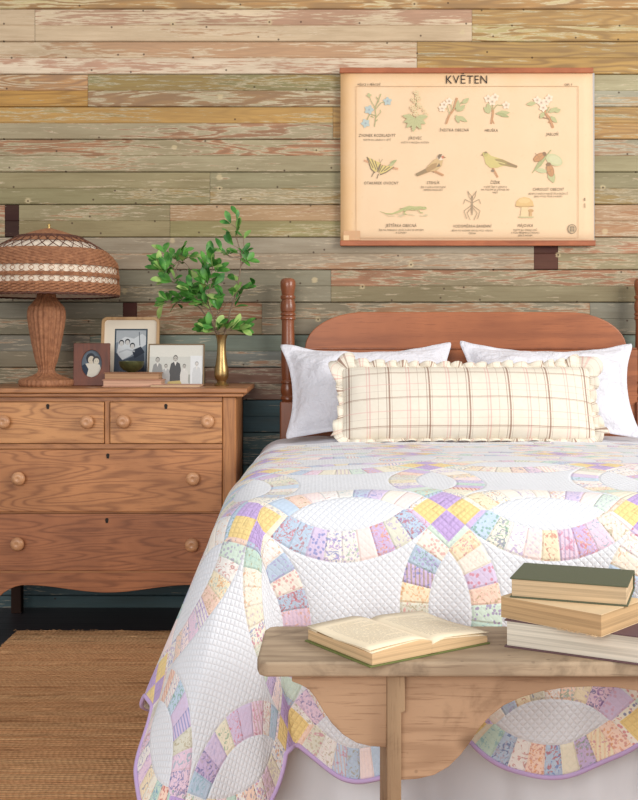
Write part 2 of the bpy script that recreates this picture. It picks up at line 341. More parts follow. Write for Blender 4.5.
for s in (-1, 1):
    b = M(); b.box(min(s*(hw-stw), s*hw), max(s*(hw-stw), s*hw), 0, .05, 0 if s < 0 else .0145, top-.031); obj('front_post', b, OAKV, dr, bevel=.006, seg=3)
    b = M(); b.box(min(s*(hw-.045), s*(hw-.005)), max(s*(hw-.045), s*(hw-.005)), dep-.04, dep, 0, top-.032); obj('back_post', b, DARKW, dr, bevel=.003)  # back posts: shade beneath the dresser is put into their dark colour
    b = M(); b.box(min(s*(hw-.02), s*(hw-.006)), max(s*(hw-.02), s*(hw-.006)), .05, dep-.04, .18, top-.032); obj('side_panel', b, OAKV, dr)
iw = hw-stw-.001
rails = [(top-.032, zz(402)+.001), (zz(444), zz(449)), (zz(512.3), zz(513.7)), (zz(571.3), zz(573))]
b = M()
for hi, lo in rails: b.box(-iw, iw, .004, .03, lo, hi)
obj('drawer_rail', b, OAKT, dr, bevel=.0012)
b = M(); b.box(-.009, .009, .004, .03, zz(444), zz(401)); obj('drawer_divider', b, OAKV, dr, bevel=.002)
b = M(); b.box(-iw, iw, .034, dep-.002, .215, top-.033); obj('carcass', b, DARKW, dr)
out = [(-iw, zz(572.6))]; 
lowpts = []
for i in range(41):
    x = -iw+2*iw*i/40; xn = abs(x)/iw
    yy = 593-7.5*(.5-.5*cos(pi*min(1, xn/.72))) if xn < .72 else 585.5+18*((xn-.72)/.28)**2
    lowpts.append((x, zz(yy)))
b = M(); b.prism([(-iw, zz(572.8))]+lowpts+[(iw, zz(572.8))], .006, .026); obj('apron', b, OAK3, dr, bevel=.002)
KN = woodmat('turned_knob_wood', C(204, 152, 110), C(140, 92, 62), 0, 5, .35, .4, 30, coat=.2)
def drawer(x0, x1, y0, y1, knobs, key, nm):
    # px extents in the dresser-front plane
    X0, X1, Z0, Z1 = wx(x0, DD)-DX, wx(x1, DD)-DX, zz(y1), zz(y0)
    b = M(); b.box(X0, X1, -.002, .03, Z0, Z1); d = obj('drawer', b, (OAK, OAK, OAK2, OAK3)[nm], dr, bevel=.003, seg=2)
    for kx, ky in knobs:
        b = M(); b.lathe([(.008, 0), (.009, .006), (.015, .011), (.0225, .017), (.0245, .023), (.0225, .029), (.016, .033), (.008, .0345), (.006, .0335), (0, .033)], 28, (wx(kx, DD)-DX, -.001, zz(ky)), axis='y')
        obj('knob', b, KN, d, smooth=50)
    b = M(); kx, ky = wx(key[0], DD)-DX, zz(key[1])
    b.prism([(kx+.006*cos(t), ky+.006*sin(t)) for t in [i*pi/6 for i in range(0, 7)]]+[(kx-.004, ky-.012), (kx+.004, ky-.012)], -.0035, 0)
    obj('keyhole', b, BRASSD, d)
drawer(-8, 104, 402, 443.5, [(5, 421.5), (88, 421.5)], (48, 405.5), 0)
drawer(110, 222, 402, 443.5, [(124, 421), (208, 421)], (166, 405.5), 1)
drawer(-8, 222, 449.5, 512, [(20, 478), (193.5, 478)], (108, 455), 2)
drawer(-8, 222, 514, 571, [(19, 543), (192.5, 544)], (107, 519.5), 3)
DT = top    # height of the dresser's top

# ------------------------------------------------------------------ wicker lamp
def wickermat(name, c1, c2):
    t = NT(name); P = t.coord(); n = t.noise(P, 60, 4, .6); v = t.noise(P, 400, 2)
    t.bump(v, .5, .002); return t.fin(t.mix(t.step(.2, .8, n), c1, c2), .62, .3)
WICK = wickermat('brown_wicker', C(134, 88, 62), C(180, 126, 90))
WICKD = wickermat('dark_wicker', C(74, 46, 38), C(112, 72, 56))
LINER = clothmat('cream_shade_liner', C(238, 222, 200))
LD = 4.09; ls = F/LD
lamp = empty('wicker_table_lamp', (wx(46.5, LD), LD-CD, DT), 'brown wicker table lamp with wide woven dome shade on the dresser', 'lamp')
lz = lambda y: wz(y, LD)-DT
def weave(t, z, r): return .0028*cos(22*t)*min(1, r/.04)+.0004*sin(z*1500)
prof = [(r/ls, lz(y)) for r, y in [(8.5, 293), (9.3, 298), (12.5, 302), (16.8, 307), (18.3, 312), (18.1, 318), (16.8, 328), (14.6, 340), (12.2, 352), (10.2, 361), (8.2, 367), (7.6, 370), (9, 373), (14, 375.6), (20, 377.6), (25.2, 379.5)]]
def dens(p, n):
    o = []
    for i in range(len(p)-1):
        for j in range(n): o.append(tuple(p[i][q]+(p[i+1][q]-p[i][q])*j/n for q in (0, 1)))
    return o+[p[-1]]
b = M(); b.lathe(dens(prof[::-1], 6), 132, mod=weave); obj('lamp_stem', b, WICK, lamp, smooth=80)
b = M(); b.lathe(dens([(.01, .0005), (25.5/ls, .0005), (26.6/ls, .008), (26.4/ls, .022), (25.4/ls, lz(379.3)), (.01, lz(379))], 4), 132, mod=lambda t, z, r: .0028*cos(34*t)*(1 if r > .08 else 0)); obj('lamp_base', b, WICK, lamp, smooth=80)
shx = 2.5/ls
def ring_strand(bb, r, z, rad, n_w, ph, amp, nseg=180, zamp=0.0):
    bb.tube([(shx+(r+amp*cos(n_w*t+ph))*cos(t), (r+amp*cos(n_w*t+ph))*sin(t), z+zamp*sin(n_w*t+ph)) for t in [2*pi*i/nseg for i in range(nseg)]], rad, 5, True)
sp = [(3, 228.5), (14, 231.5), (30, 237), (42, 243), (54, 250.5), (61, 256.5), (66, 263), (68, 269.5), (68.4, 278), (68.6, 287), (68.6, 294.5)]
def shr(y):
    for (r0, y0), (r1, y1) in zip(sp, sp[1:]):
        if y <= y1: return (r0+(r1-r0)*(y-y0)/(y1-y0))/ls
    return sp[-1][0]/ls
b = M(); b.lathe(dens([(r/ls, lz(y)) for r, y in sp[:4]][::-1], 5), 144, (shx, 0, 0), mod=lambda t, z, r: .0016*cos(48*t)); obj('shade_cap', b, WICK, lamp, smooth=80)
b = M()
for y in (237, 238.5): ring_strand(b, shr(y)+.003, lz(y), .0028, 40, 0, .001)
for kq in range(30):
    for sg in (-1, 1):
        pts = []
        for i in range(9):
            y = 237+14.5*i/8; t = 2*pi*(kq+sg*i/8*1.5)/30; r = shr(y)+.002+sg*.001
            pts.append((shx+r*cos(t), r*sin(t), lz(y)))
        b.tube(pts, .0016, 4)
obj('shade_lattice', b, WICKD, lamp, smooth=80)
b = M(); y = 251.5; i = 0
while y < 267: ring_strand(b, shr(y)+.0015, lz(y), .0031, 36, pi*(i % 2), .0026, 216); y += 1.35; i += 1
for kq in range(72):
    t = 2*pi*kq/72; b.tube([(shx+shr(yy)*cos(t), shr(yy)*sin(t), lz(yy)) for yy in (251, 255, 259, 263, 268)], .0022, 4)
obj('woven_band', b, WICK, lamp, smooth=80)
b = M()
for ya, yb in ((267.5, 276), (278.3, 285.5)):
    for kq in range(46):
        for sg in (-1, 1):
            b.tube([(shx+(shr(yy)+.001+.001*sg)*cos(t), (shr(yy)+.001+.001*sg)*sin(t), lz(yy)) for yy, t in [(ya+(yb-ya)*q/6, 2*pi*(kq+sg*.8*sin(pi*q/6))/46) for q in range(7)]], .0012, 4)
for y in (267.5, 276, 277.1, 278.3, 285.5): ring_strand(b, shr(y)+.002, lz(y), .0026, 60, y, .001, 240)
obj('lattice_band', b, WICK, lamp, smooth=80)
b = M(); i = 0
y = 286.5
while y < 295: ring_strand(b, shr(y)+.0015, lz(y), .0034, 48, pi*(i % 2), .0022, 240, .0012); y += 1.5; i += 1
obj('shade_rim', b, WICK, lamp, smooth=80)
b = M(); ring_strand(b, shr(294)-.0005, lz(295.8), .0042, 60, 0, .001, 240, .0012); obj('shade_braid', b, WICKD, lamp, smooth=80)
b = M(); b.lathe([(r/ls-.006, lz(y+.6)) for r, y in dens(sp[2:], 2)], 72, (shx, 0, 0)); b.f = b.f[:-2]; b.c = b.c[:-2]
obj('shade_liner', b, LINER, lamp, smooth=80)
b = M(); b.lathe([(.004, lz(229.5)), (.006, lz(228)), (.0035, lz(227)), (.005, lz(226)), (.006, lz(225)), (.003, lz(223.8)), (0, lz(223.5))], 20, (shx, 0, 0)); obj('finial', b, plain('finial_brass', C(190, 160, 100), .3, metal=.9), lamp, smooth=60)
b = M(); b.tube([(0, 0, lz(296)), (shx*.6, 0, lz(260)), (shx, 0, lz(229))], .005, 8); obj('lamp_rod', b, BRASSD, lamp, smooth=60)
b = M()
for q in range(3):
    t = 2*pi*q/3+.5; b.tube([(shx, 0, lz(240)), (shx+shr(240)*.94*cos(t), shr(240)*.94*sin(t), lz(241))], .0015, 5)
obj('shade_support', b, BRASSD, lamp)

# ------------------------------------------------------------------ flat drawing helper (photographs, chart)
class Draw(M):
    def __init__(s, f): super().__init__(); s.fn = f; s.k = 0
    def poly(s, pts, col):
        s.k += 1; y = -.00001*s.k
        vs = []
        for p in pts: X, Z = s.fn(*p); vs.append((X, y, Z))
        a = sum(vs[i-1][0]*vs[i][2]-vs[i][0]*vs[i-1][2] for i in range(len(vs)))
        f = tuple(range(len(vs))); s.add(vs, [f if a > 0 else f[::-1]], None, C(*col)); return s
    def ell(s, x, y, rx, ry, col, rot=0, n=18):
        c, d = cos(R(rot)), sin(R(rot)); return s.poly([(x+rx*cos(t)*c-ry*sin(t)*d, y+rx*cos(t)*d+ry*sin(t)*c) for t in [2*pi*i/n for i in range(n)]], col)
    def line(s, pts, w, col):
        for (x0, y0), (x1, y1) in zip(pts, pts[1:]):
            d = sqrt((x1-x0)**2+(y1-y0)**2) or 1; nx, ny = -(y1-y0)/d*w/2, (x1-x0)/d*w/2
            s.poly([(x0+nx, y0+ny), (x1+nx, y1+ny), (x1-nx, y1-ny), (x0-nx, y0-ny)], col)
        return s
    def leaf(s, x, y, ang, ln, wd, col, vein=None):
        c, d = cos(R(ang)), -sin(R(ang))      # angle counter-clockwise as seen
        prof = [(0, 0), (.2, .55), (.45, 1), (.7, .75), (.9, .3), (1, 0)]
        pts = [(t*ln, w*wd/2) for t, w in prof]+[(t*ln, -w*wd/2) for t, w in prof[-2:0:-1]]
        s.poly([(x+a*c-q*d, y+a*d+q*c) for a, q in pts], col)
        if vein: s.line([(x, y), (x+ln*.9*c, y+ln*.9*d)], .25, vein)
        return s
    def star(s, x, y, r, n, col, rot=0, w=.5):
        for i in range(n): s.leaf(x, y, rot+360*i/n, r, r*w*1.6, col)
        return s

# ------------------------------------------------------------------ picture frames on the dresser
def frame(name, x0, x1, y0, y1, D, lean, fw, th, fmat, label, grp=None, rot=0, inset=None, round_=0, opening=None):
    s = F/D; cx = (x0+x1)/2; w = (x1-x0)/s; h = (y1-y0)/s
    e = empty(name, (wx(cx, D), D-CD, DT), label, 'picture frame', grp, (-R(lean), 0, R(rot)))
    def rr(hw_, z0, z1, r, n=6):
        if r <= 0: return [(-hw_, z0), (hw_, z0), (hw_, z1), (-hw_, z1)]
        o = []
        for (cx_, cz_, a) in ((hw_-r, z0+r, -90), (hw_-r, z1-r, 0), (-hw_+r, z1-r, 90), (-hw_+r, z0+r, 180)):
            o += [(cx_+r*cos(R(a+90*i/n)), cz_+r*sin(R(a+90*i/n))) for i in range(n+1)]
        return o
    o1 = rr(w/2, 0, h, round_, 6)
    if opening: o2 = [(opening[0]*cos(t), h*.52+opening[1]*sin(t)) for t in [2*pi*i/36 for i in range(36)]]
    else: o2 = rr(w/2-fw, fw, h-fw, max(round_*.6, 0), 6)
    b = M()
    if opening:
        n = 36; o1 = []
        for i in range(n):
            t = 2*pi*i/n; dx, dz = cos(t), sin(t); q = min((w/2)/abs(dx) if abs(dx) > 1e-6 else 9, (h/2)/abs(dz) if abs(dz) > 1e-6 else 9); o1.append((dx*q, h/2+dz*q))
        for cxn, czn in ((w/2, h), (-w/2, h), (-w/2, 0), (w/2, 0)):
            j = min(range(n), key=lambda i: (o1[i][0]-cxn)**2+(o1[i][1]-czn)**2); o1[j] = (cxn, czn)
    n = len(o1); vs = [(x, -th/2, z) for x, z in o1]+[(x, -th/2, z) for x, z in o2]+[(x, -.001, z) for x, z in o2]+[(x, th/2, z) for x, z in o1]
    fs = []
    for i in range(n):
        j = (i+1) % n; fs += [(i, j, n+j, n+i), (n+i, n+j, 2*n+j, 2*n+i), (j, i, 3*n+i, 3*n+j)]
    fs.append(tuple(range(4*n-1, 3*n-1, -1)))
    b.add(vs, fs); obj('frame_moulding', b, fmat, e, bevel=.0015)
    return e, w, h
GOLDF = woodmat('pale_gilt_wood', C(198, 160, 112), C(150, 108, 66), 2, 3, .4)
MAHO = woodmat('dark_red_frame_wood', C(112, 56, 32), C(62, 28, 18), 2, 4, .45, .5, 30)
SLIM = plain('thin_dark_gilt', C(120, 98, 70), .4, metal=.3)
MAT_ = plain('cream_mount', C(232, 220, 200), .9, .03)
GLASSY = NT('picture_glass'); GLASSY.fin((1, 1, 1, 1), .03, .5); GLASSY.b.inputs['Transmission Weight'].default_value = 1; GLASSY.b.inputs['IOR'].default_value = 1.02; GLASSY = GLASSY.m
def person(d, x, y, h, suit, face=(186,182,174), hair=(104,102,98), skirt=False, seat=False):
    w = h*.2
    d.poly([(x-w*.9, y), (x-w*1.0, y-h*.45), (x-w*.75, y-h*.7), (x-w*.25, y-h*.76), (x+w*.25, y-h*.76), (x+w*.75, y-h*.7), (x+w*1.0, y-h*.45), (x+w*.9, y)], suit)
    if skirt: d.poly([(x-w*.6, y-h*.4), (x+w*.6, y-h*.4), (x+w*1.2, y), (x-w*1.2, y)], suit)
    d.poly([(x-w*.22, y-h*.76), (x+w*.22, y-h*.76), (x, y-h*.62)], (226, 222, 214))
    d.ell(x, y-h*.885, w*.4, h*.105, hair); d.ell(x, y-h*.865, w*.34, h*.088, face)
    d.ell(x-w*.15, y-h*.87, w*.06, h*.012, (80,76,72)); d.ell(x+w*.15, y-h*.87, w*.06, h*.012, (80,76,72)); d.line([(x-w*.12, y-h*.81), (x+w*.12, y-h*.81)], h*.012, (120,104,100))
# oval portrait frame
e, w, h = frame('oval_picture_frame', 73.5, 109.5, 343, 385.8, 4.10, 6, .02, .016, MAHO, 'small dark red wood frame with an oval portrait, beside the lamp', 'framed photographs', 4, opening=(.0375, .051))
d = Draw(lambda x, y: (x/1000, h*.52+y/1000)); d.ell(0, 0, 38, 52, (96, 106, 116), n=30)
d.poly([(-30, -30), (-36, -10), (-22, 0), (-4, 4), (14, 0), (30, -4), (34, -20), (22, -42), (0, -51), (-18, -46)], (206, 200, 186)); d.poly([(-37, -8), (-30, -32), (-18, -46), (-12, -20), (-24, 0)], (52, 62, 76))
d.ell(-4, 20, 17, 20, (58, 60, 66)); d.ell(-2, 14, 12, 15, (200, 190, 172)); d.ell(16, 14, 13, 15, (74, 72, 72)); d.ell(17, 9, 10, 12, (204, 196, 178))
for ex in (-7, 3, 13, 21): d.ell(ex, 13 if ex < 8 else 10, 1.6, 1.1, (70, 66, 64))
d.xf(Matrix.Translation((0, -.0012, 0))); obj('portrait_print', d, INK, e, cols=True)
# tall frame
e, w, h = frame('tall_picture_frame', 100, 158.5, 316, 384.6, 4.22, 9, .0115, .018, GOLDF, 'tall rounded gilt frame with a wide cream mount, behind the books', 'framed photographs', 0, round_=.022)
b = M(); b.prism([(-w/2+.008, .008), (w/2-.008, .008), (w/2-.008, h-.008), (-w/2+.008, h-.008)], -.0022, .002); obj('mount_board', b, MAT_, e)
d = Draw(lambda x, y: (wx(x, 4.22)-wx(129.25, 4.22), (384.6-y)*4.22/F))
d.poly([(113.5, 328), (146.5, 328), (146.5, 376), (113.5, 376)], (70, 82, 92)); d.poly([(115, 329.5), (145, 329.5), (145, 375), (115, 375)], (132, 142, 152))
d.poly([(115, 329.5), (145, 329.5), (145, 342), (130, 338), (115, 342)], (176, 182, 186)); 
d.poly([(118, 340), (124, 336), (133, 338), (141, 333), (145, 336), (145, 344), (137, 350), (129, 356), (121, 360), (116, 352)], (214, 218, 220))
d.poly([(115, 352), (122, 360), (132, 356), (143, 350), (145, 375), (115, 375)], (76, 84, 96))
for (x, y) in ((120.5, 343), (126.5, 342), (131.5, 346)): d.ell(x, y-.9, 2.6, 3, (52, 54, 60)); d.ell(x, y, 2, 2.5, (206, 204, 200))
d.poly([(131, 350), (140, 346), (144, 352), (134, 358)], (58, 64, 76)); d.line([(118, 352), (126, 349), (134, 351)], 1.5, (190, 194, 198)); d.line([(138, 331), (139, 345)], .8, (90, 98, 106))
d.xf(Matrix.Translation((0, -.0026, 0))); obj('photographic_print', d, INK, e, cols=True)
# family frame
e, w, h = frame('wide_picture_frame', 147.5, 204, 343, 385.2, 4.12, 8, .0045, .010, SLIM, 'wide thin framed family photograph in front of the gilt frame', 'framed photographs', -2)
d = Draw(lambda x, y: (wx(x, 4.12)-wx(175.75, 4.12), (385.2-y)*4.12/F))
d.poly([(148, 343.6), (203.5, 343.6), (203.5, 384.6), (148, 384.6)], (206, 206, 198)); d.poly([(148, 343.6), (203.5, 343.6), (203.5, 356), (148, 356)], (220, 218, 208)); d.poly([(149, 374), (203, 374), (203, 384.4), (149, 384.4)], (168, 168, 160))
person(d, 157, 383, 27, (150, 150, 148)); person(d, 175, 384, 30, (92, 92, 92)); person(d, 165.5, 384, 21, (176, 176, 174), skirt=True); person(d, 184, 384, 21, (214, 212, 206), skirt=True)
d.poly([(190, 355), (202, 355), (202, 384), (190, 384)], (226, 228, 228)); person(d, 196.5, 383.5, 23, (208, 210, 210), (216, 212, 206), (150, 150, 150)); d.poly([(168, 381), (180, 380), (182, 384), (167, 384)], (196, 176, 120))
d.xf(Matrix.Translation((0, -.0015, 0))); obj('family_print', d, INK, e, cols=True)

# ------------------------------------------------------------------ books
PAGES = None
def pagemat(name, c, ax):
    t = NT(name); st = [2, 2, 2]; st[ax] = 330
    n = t.noise(t.scale(t.coord(), st), 1.0, 3, .6); n2 = t.noise(t.coord(), 16, 3)
    st[ax] = 120; n3 = t.noise(t.scale(t.coord(), st), 1.0, 2, .5); n = t.ma('MULTIPLY_ADD', n3, .5, t.ma('MULTIPLY', n, .5))
    t.bump(n, .5, .002); return t.fin(t.mix(t.step(.36, .6, n), k(c, .62), t.mix(t.ma('MULTIPLY', n2, .4), c, k(c, .8))), .9, .15)
def closed_book(name, loc, rz, L, Dp, T, cov, pages, label, group=None, ct=.003, over=.004, spine_back=True, tilt=0):
    """long fore edge faces -y; the spine is at +y"""
    e = empty(name, loc, label, 'book', group, (tilt, 0, rz))
    b = M(); b.box(over, L-over, over, Dp-.006, ct, T-ct); obj('page_block', b, pages, e, bevel=.0008)
    if cov:
        b = M(); b.box(0, L, 0, Dp, 0, ct); b.box(0, L, 0, Dp, T-ct, T); b.box(0, L, Dp-.005, Dp, ct, T-ct); obj('cover', b, cov, e, bevel=.0011)
    return e
PG1 = pagemat('cream_page_edges', C(232, 222, 204), 2); PG2 = pagemat('tan_page_edges', C(222, 194, 156), 2); PG3 = pagemat('browned_page_edges', C(208, 172, 128), 2)
CL_OL = plain('olive_cloth_cover', C(92, 96, 74), .75, .08, 300, .1); CL_PL = plain('plum_cloth_cover', C(104, 78, 80), .75, .08, 300, .1)
CL_PINK = plain('dusty_pink_cover', C(196, 150, 128), .7, .08, 100); CL_TAN = plain('tan_leather_cover', C(166, 120, 88), .6, .12, 100); PAPER_C = plain('worn_paper_cover', C(220, 192, 152), .9, .1, 60)
# on the dresser
closed_book('thin_book', (wx(102, 4.02), 4.02-CD, DT), 0, 60*4.02/F, .15, .0255, CL_PINK, pagemat('pinkish_page_edges', C(222, 178, 150), 2), 'thin pink covered book under the tan book on the dresser', 'books on the dresser', .0025)
closed_book('thin_book', (wx(103.5, 4.03), 4.03-CD, DT+.0255), 0, 56*4.03/F, .14, .0255, CL_TAN, pagemat('brown_page_edges', C(190, 150, 116), 2), 'thin tan book under the green bowl', 'books on the dresser', .0025)
closed_book('booklet', (wx(150, 3.97), 3.97-CD, DT), 0, 50*3.97/F, .10, .009, CL_PINK, PG2, 'flat pale booklet lying before the wide family photograph', 'books on the dresser', .0015, .002)
BOWLM = NT('dark_green_bronze'); 
_n = BOWLM.noise(BOWLM.coord(), 60, 4); BOWLM.fin(BOWLM.mix(_n, C(44, 52, 32), C(104, 104, 62)), .35, .5); BOWLM.b.inputs['Metallic'].default_value = .55; BOWLM = BOWLM.m
D_ = 4.10; b = M(); q = D_/F
b.lathe([(0, .0005), (4.2*q, .0005), (4.4*q, .002), (8, 1)][:3]+[(8*q, 2.2*q), (11*q, 5*q), (12.3*q, 8.4*q), (12.6*q, 11*q), (12.1*q, 11.1*q), (11.6*q, 8.6*q), (10*q, 5*q), (6*q, 2.5*q), (0, 2*q)], 40)
tag(obj('bowl', b, BOWLM, None, (wx(131.5, D_), D_-CD, DT+.051), smooth=50), 'small dark green metal bowl standing on the two thin books', 'bowl')
# ------------------------------------------------------------------ brass vase and branches
D_ = 4.12; q = D_/F; vz = lambda y: wz(y, D_)-DT
BRASS = NT('aged_brass'); _n = BRASS.noise(BRASS.coord(), 45, 4); BRASS.fin(BRASS.mix(_n, C(120, 96, 58), C(196, 166, 112)), .33, .5); BRASS.b.inputs['Metallic'].default_value = .9; BRASS = BRASS.m
b = M()
vp = [(0, .0006), (7.2*q, .0006), (7.4*q, .004), (6.6*q, vz(384)), (4.4*q, vz(382)), (4.6*q, vz(380.5)), (7, 0)][:6]+[(6.6*q, vz(378)), (7.3*q, vz(374)), (6.9*q, vz(369)), (5.6*q, vz(362)), (4.6*q, vz(354)), (4.2*q, vz(346)), (4.6*q, vz(340)), (5.6*q, vz(336.5)), (6.4*q, vz(335)), (5.9*q, vz(334.7)), (4.4*q, vz(337)), (3.4*q, vz(346)), (3.6*q, vz(360)), (0, vz(366))]
b.lathe(vp, 40); VX = wx(221.5, D_); VY = D_-CD
tag(obj('brass_vase', b, BRASS, None, (VX, VY, DT), smooth=45), 'slender aged brass vase at right end of the dresser', 'vase')
BARK = plain('grey_brown_bark', C(128, 108, 90), .85, .25, 120, .3)
def leafm(name, c1, c2):
    t = NT(name); n = t.noise(t.coord(), 24, 2); t.b.inputs['Subsurface Weight'].default_value = .0
    return t.fin(t.mix(t.step(.35, .65, n), c1, c2), .42, .4)
LEAF = leafm('deep_green_leaf', C(44, 104, 38), C(92, 152, 62)); LEAFY = leafm('young_green_leaf', C(128, 168, 84), C(172, 196, 116))
def leaf3(bb, p, d, ln, wd, up):
    d = d.normalized(); side = d.cross(up); side = side.normalized() if side.length > 1e-4 else d.orthogonal().normalized(); nn = side.cross(d)
    prof = [(0, .06), (.18, .42), (.4, .85), (.62, 1), (.82, .78), (.95, .35), (1, 0.05)]
    vs, fs = [], []
    for t, w in prof:
        c_ = p+d*ln*t-nn*ln*.18*t*t
        vs += [c_+side*wd/2*w+nn*wd*.12*w, c_, c_-side*wd/2*w+nn*wd*.12*w]
    for i in range(len(prof)-1):
        a = i*3; fs += [(a, a+1, a+4, a+3), (a+1, a+2, a+5, a+4)]
    bb.add(vs, fs)
def branch(label, mains, twigs_every, seed, lo=.3, leaf_size=(.038, .055), dens_=3):
    rnd = random.Random(seed); e = empty('leafy_branch', (VX, VY, DT), label, 'branch', 'branches in the brass vase')
    st, lg, ly = M(), M(), M()
    def P(x, y, dy): return Vector((wx(x, D_)-VX, dy, vz(y)))
    for mi, (pts, rad) in enumerate(mains):
        ps = [P(*p) for p in pts]; fine = []
        for i in range(len(ps)-1):
            for j in range(5): fine.append(ps[i].lerp(ps[i+1], j/5)+Vector((rnd.uniform(-1, 1), rnd.uniform(-1, 1), 0))*.0012)
        fine.append(ps[-1]); n = len(fine)
        st.tube(fine, [rad*(1-.7*i/n) for i in range(n)], 7)
        for i in range(int(n*(lo if mi == 0 else .1)), n):
            if rnd.random() < twigs_every or i == n-1:
                d0 = (fine[min(i+1, n-1)]-fine[max(i-1, 0)]).normalized()
                az = rnd.uniform(0, 2*pi); o = Vector((cos(az), sin(az)*.7, rnd.uniform(-.1, .5))); td = (o+d0*.6).normalized()
                if i == n-1: td = d0
                tl = rnd.uniform(.015, .045); a = fine[i]; bq = a+td*tl; st.tube([a, a.lerp(bq, .5)+Vector((0, 0, .002)), bq], [.0013, .0011, .0008], 5)
                for _ in range(dens_):
                    ld = (td+Vector((rnd.uniform(-1, 1), rnd.uniform(-1, 1), rnd.uniform(-.6, .9)))*.85).normalized()
                    s_ = rnd.uniform(*leaf_size)*1.22; (ly if rnd.random() < .24 else lg).__class__
                    tgt = ly if rnd.random() < .24 else lg
                    pa_ = a.lerp(bq, rnd.uniform(.4, 1)); tip = pa_+ld*.004; leaf3(tgt, tip, ld, s_, s_*rnd.uniform(.42, .56), Vector((rnd.uniform(-.7, .7), -.6, .6)).normalized())
    obj('stem', st, BARK, e, smooth=60); obj('foliage', lg, LEAF, e, smooth=60)
    if ly.v: obj('young_foliage', ly, LEAFY, e, smooth=60)
branch('tall upright leafy branch reaching highest from the brass vase', [([(222, 350, 0), (224.5, 334, -.002), (228, 322, -.01), (232, 306, -.015), (238, 288, -.01), (241, 266, 0), (240.5, 252, .005), (237, 238, .0), (236.5, 226, -.005)], .0042), ([(241, 266, 0), (245, 256, .01), (243.5, 243, .01)], .003), ([(232, 306, -.015), (240, 296, -.03), (250, 288, -.03)], .002), ([(241, 256, 0), (231, 258, -.01), (225, 254, -.015)], .0018)], .3, 5, .3, (.03, .046), 2)
branch('leafy branch leaning far left out of the brass vase', [([(221, 350, 0), (217, 334, .002), (209, 319, .0), (201, 309, -.005), (192, 300, -.01), (183, 286, -.01), (176, 272, -.01), (168, 258, -.01)], .0034), ([(192, 300, -.01), (182, 302, -.02), (173, 303, -.03)], .002), ([(183, 286, -.01), (172, 282, -.02), (163, 270, -.02)], .002), ([(176, 272, -.01), (180, 258, 0), (184, 262, 0)], .0018)], .55, 11, .5, (.034, .05), 3)
branch('short bushy leafy branch in the middle of the vase', [([(221.5, 350, 0), (219, 333, -.006), (214, 318, -.012), (207, 300, -.02), (201, 284, -.02), (206, 264, -.02)], .003), ([(214, 318, -.012), (225, 308, -.03), (231, 300, -.03)], .002), ([(207, 300, -.02), (212, 284, -.03), (213, 270, -.03)], .002), ([(207, 300, -.02), (198, 300, -.04), (193, 292, -.04)], .002), ([(219, 333, -.006), (226, 331, -.02), (236, 330, -.02)], .0015), ([(220, 334, 0), (214, 331, -.02), (211, 330, -.02)], .0015)], .6, 23, .45, (.036, .054), 3)

# ------------------------------------------------------------------ hanging wall chart
CDp = 4.375; cs = F/CDp
CX, CZ = wx(467, CDp), wz(246, CDp)
chart = empty('wall_chart', (CX, CDp-CD, CZ), 'old cream school chart of May plants and animals hanging on the plank wall', 'wall chart')
cf = lambda x, y: ((x-467)/cs, (246-y)/cs)
def papermat():
    t = NT('aged_chart_paper'); P = t.sep(t.coord()); n = t.noise(t.coord(), 7, 4, .6); n2 = t.noise(t.coord(), 60, 3)
    ed = t.step(-.40, -.52, t.ma('ADD', P[0], t.ma('MULTIPLY_ADD', n, .1, -.05))); ed2 = t.step(.60, .70, t.ma('ADD', P[2], t.ma('MULTIPLY_ADD', n, .1, -.05)))
    c = t.mix(n, C(238, 209, 174), C(232, 198, 160)); c = t.mix(t.ma('MULTIPLY', ed, .7), c, C(224, 172, 108)); c = t.mix(t.ma('MULTIPLY', ed2, .35), c, C(228, 176, 112))
    c = t.mix(t.ma('MULTIPLY', t.step(.6, .75, n2), .12), c, C(200, 160, 110)); return t.fin(c, .85, .15)
b = M(); nx_ = 24
vs = []; fs = []
for j in range(13):
    for i in range(nx_+1):
        x = 340.5+(592.5-340.5+(1.5*(j/12)))*i/nx_; y = 70+(243-70)*j/12; X, Z = cf(x, y); vs.append((X, -.003*sin(pi*j/12)*(.5+.5*cos(i*.4)), Z))
for j in range(12):
    for i in range(nx_): a = j*(nx_+1)+i; fs.append((a+nx_+1, a+nx_+2, a+1, a))
b.add(vs, fs); po = obj('chart_paper', b, papermat(), chart, smooth=60); m_ = po.modifiers.new('sol', 'SOLIDIFY'); m_.thickness = .0012; m_.offset = -1
b = M(); b.box(cf(591, 0)[0], cf(594.6, 0)[0], .002, .004, cf(0, 241)[1], cf(0, 73)[1]); obj('cloth_backing', b, clothmat('grey_linen_backing', C(186, 180, 176)), chart)
ROD = woodmat('red_brown_rod', C(178, 104, 66), C(120, 62, 38), 0, 3, .4, .5, 20)
for nm, y0, y1, xa, xb in (('top_rod', 68, 73.4, 339.5, 593), ('bottom_rod', 240.6, 246, 340, 595.2)):
    b = M(); X0, Z1 = cf(xa, y0); X1, Z0 = cf(xb, y1); b.box(X0, X1, -.009, .007, Z0, Z1); obj(nm, b, ROD, chart, bevel=.003, seg=3)
YO = -.0045
def drawing(nm, fn):
    d = Draw(cf); fn(d); pc_ = C(238, 210, 174); d.c = [tuple(.72*a+.28*e for a, e in zip(c, pc_)) for c in d.c]; d.xf(Matrix.Translation((0, YO, 0))); obj(nm, d, INK, chart, cols=True)
GR = (176, 184, 132); GR2 = (150, 166, 112); BR = (190, 128, 84); BRD = (128, 88, 60); WHT = (246, 228, 204); GY = (170, 150, 128); BLU = (166, 196, 200); DK = (70, 60, 52)
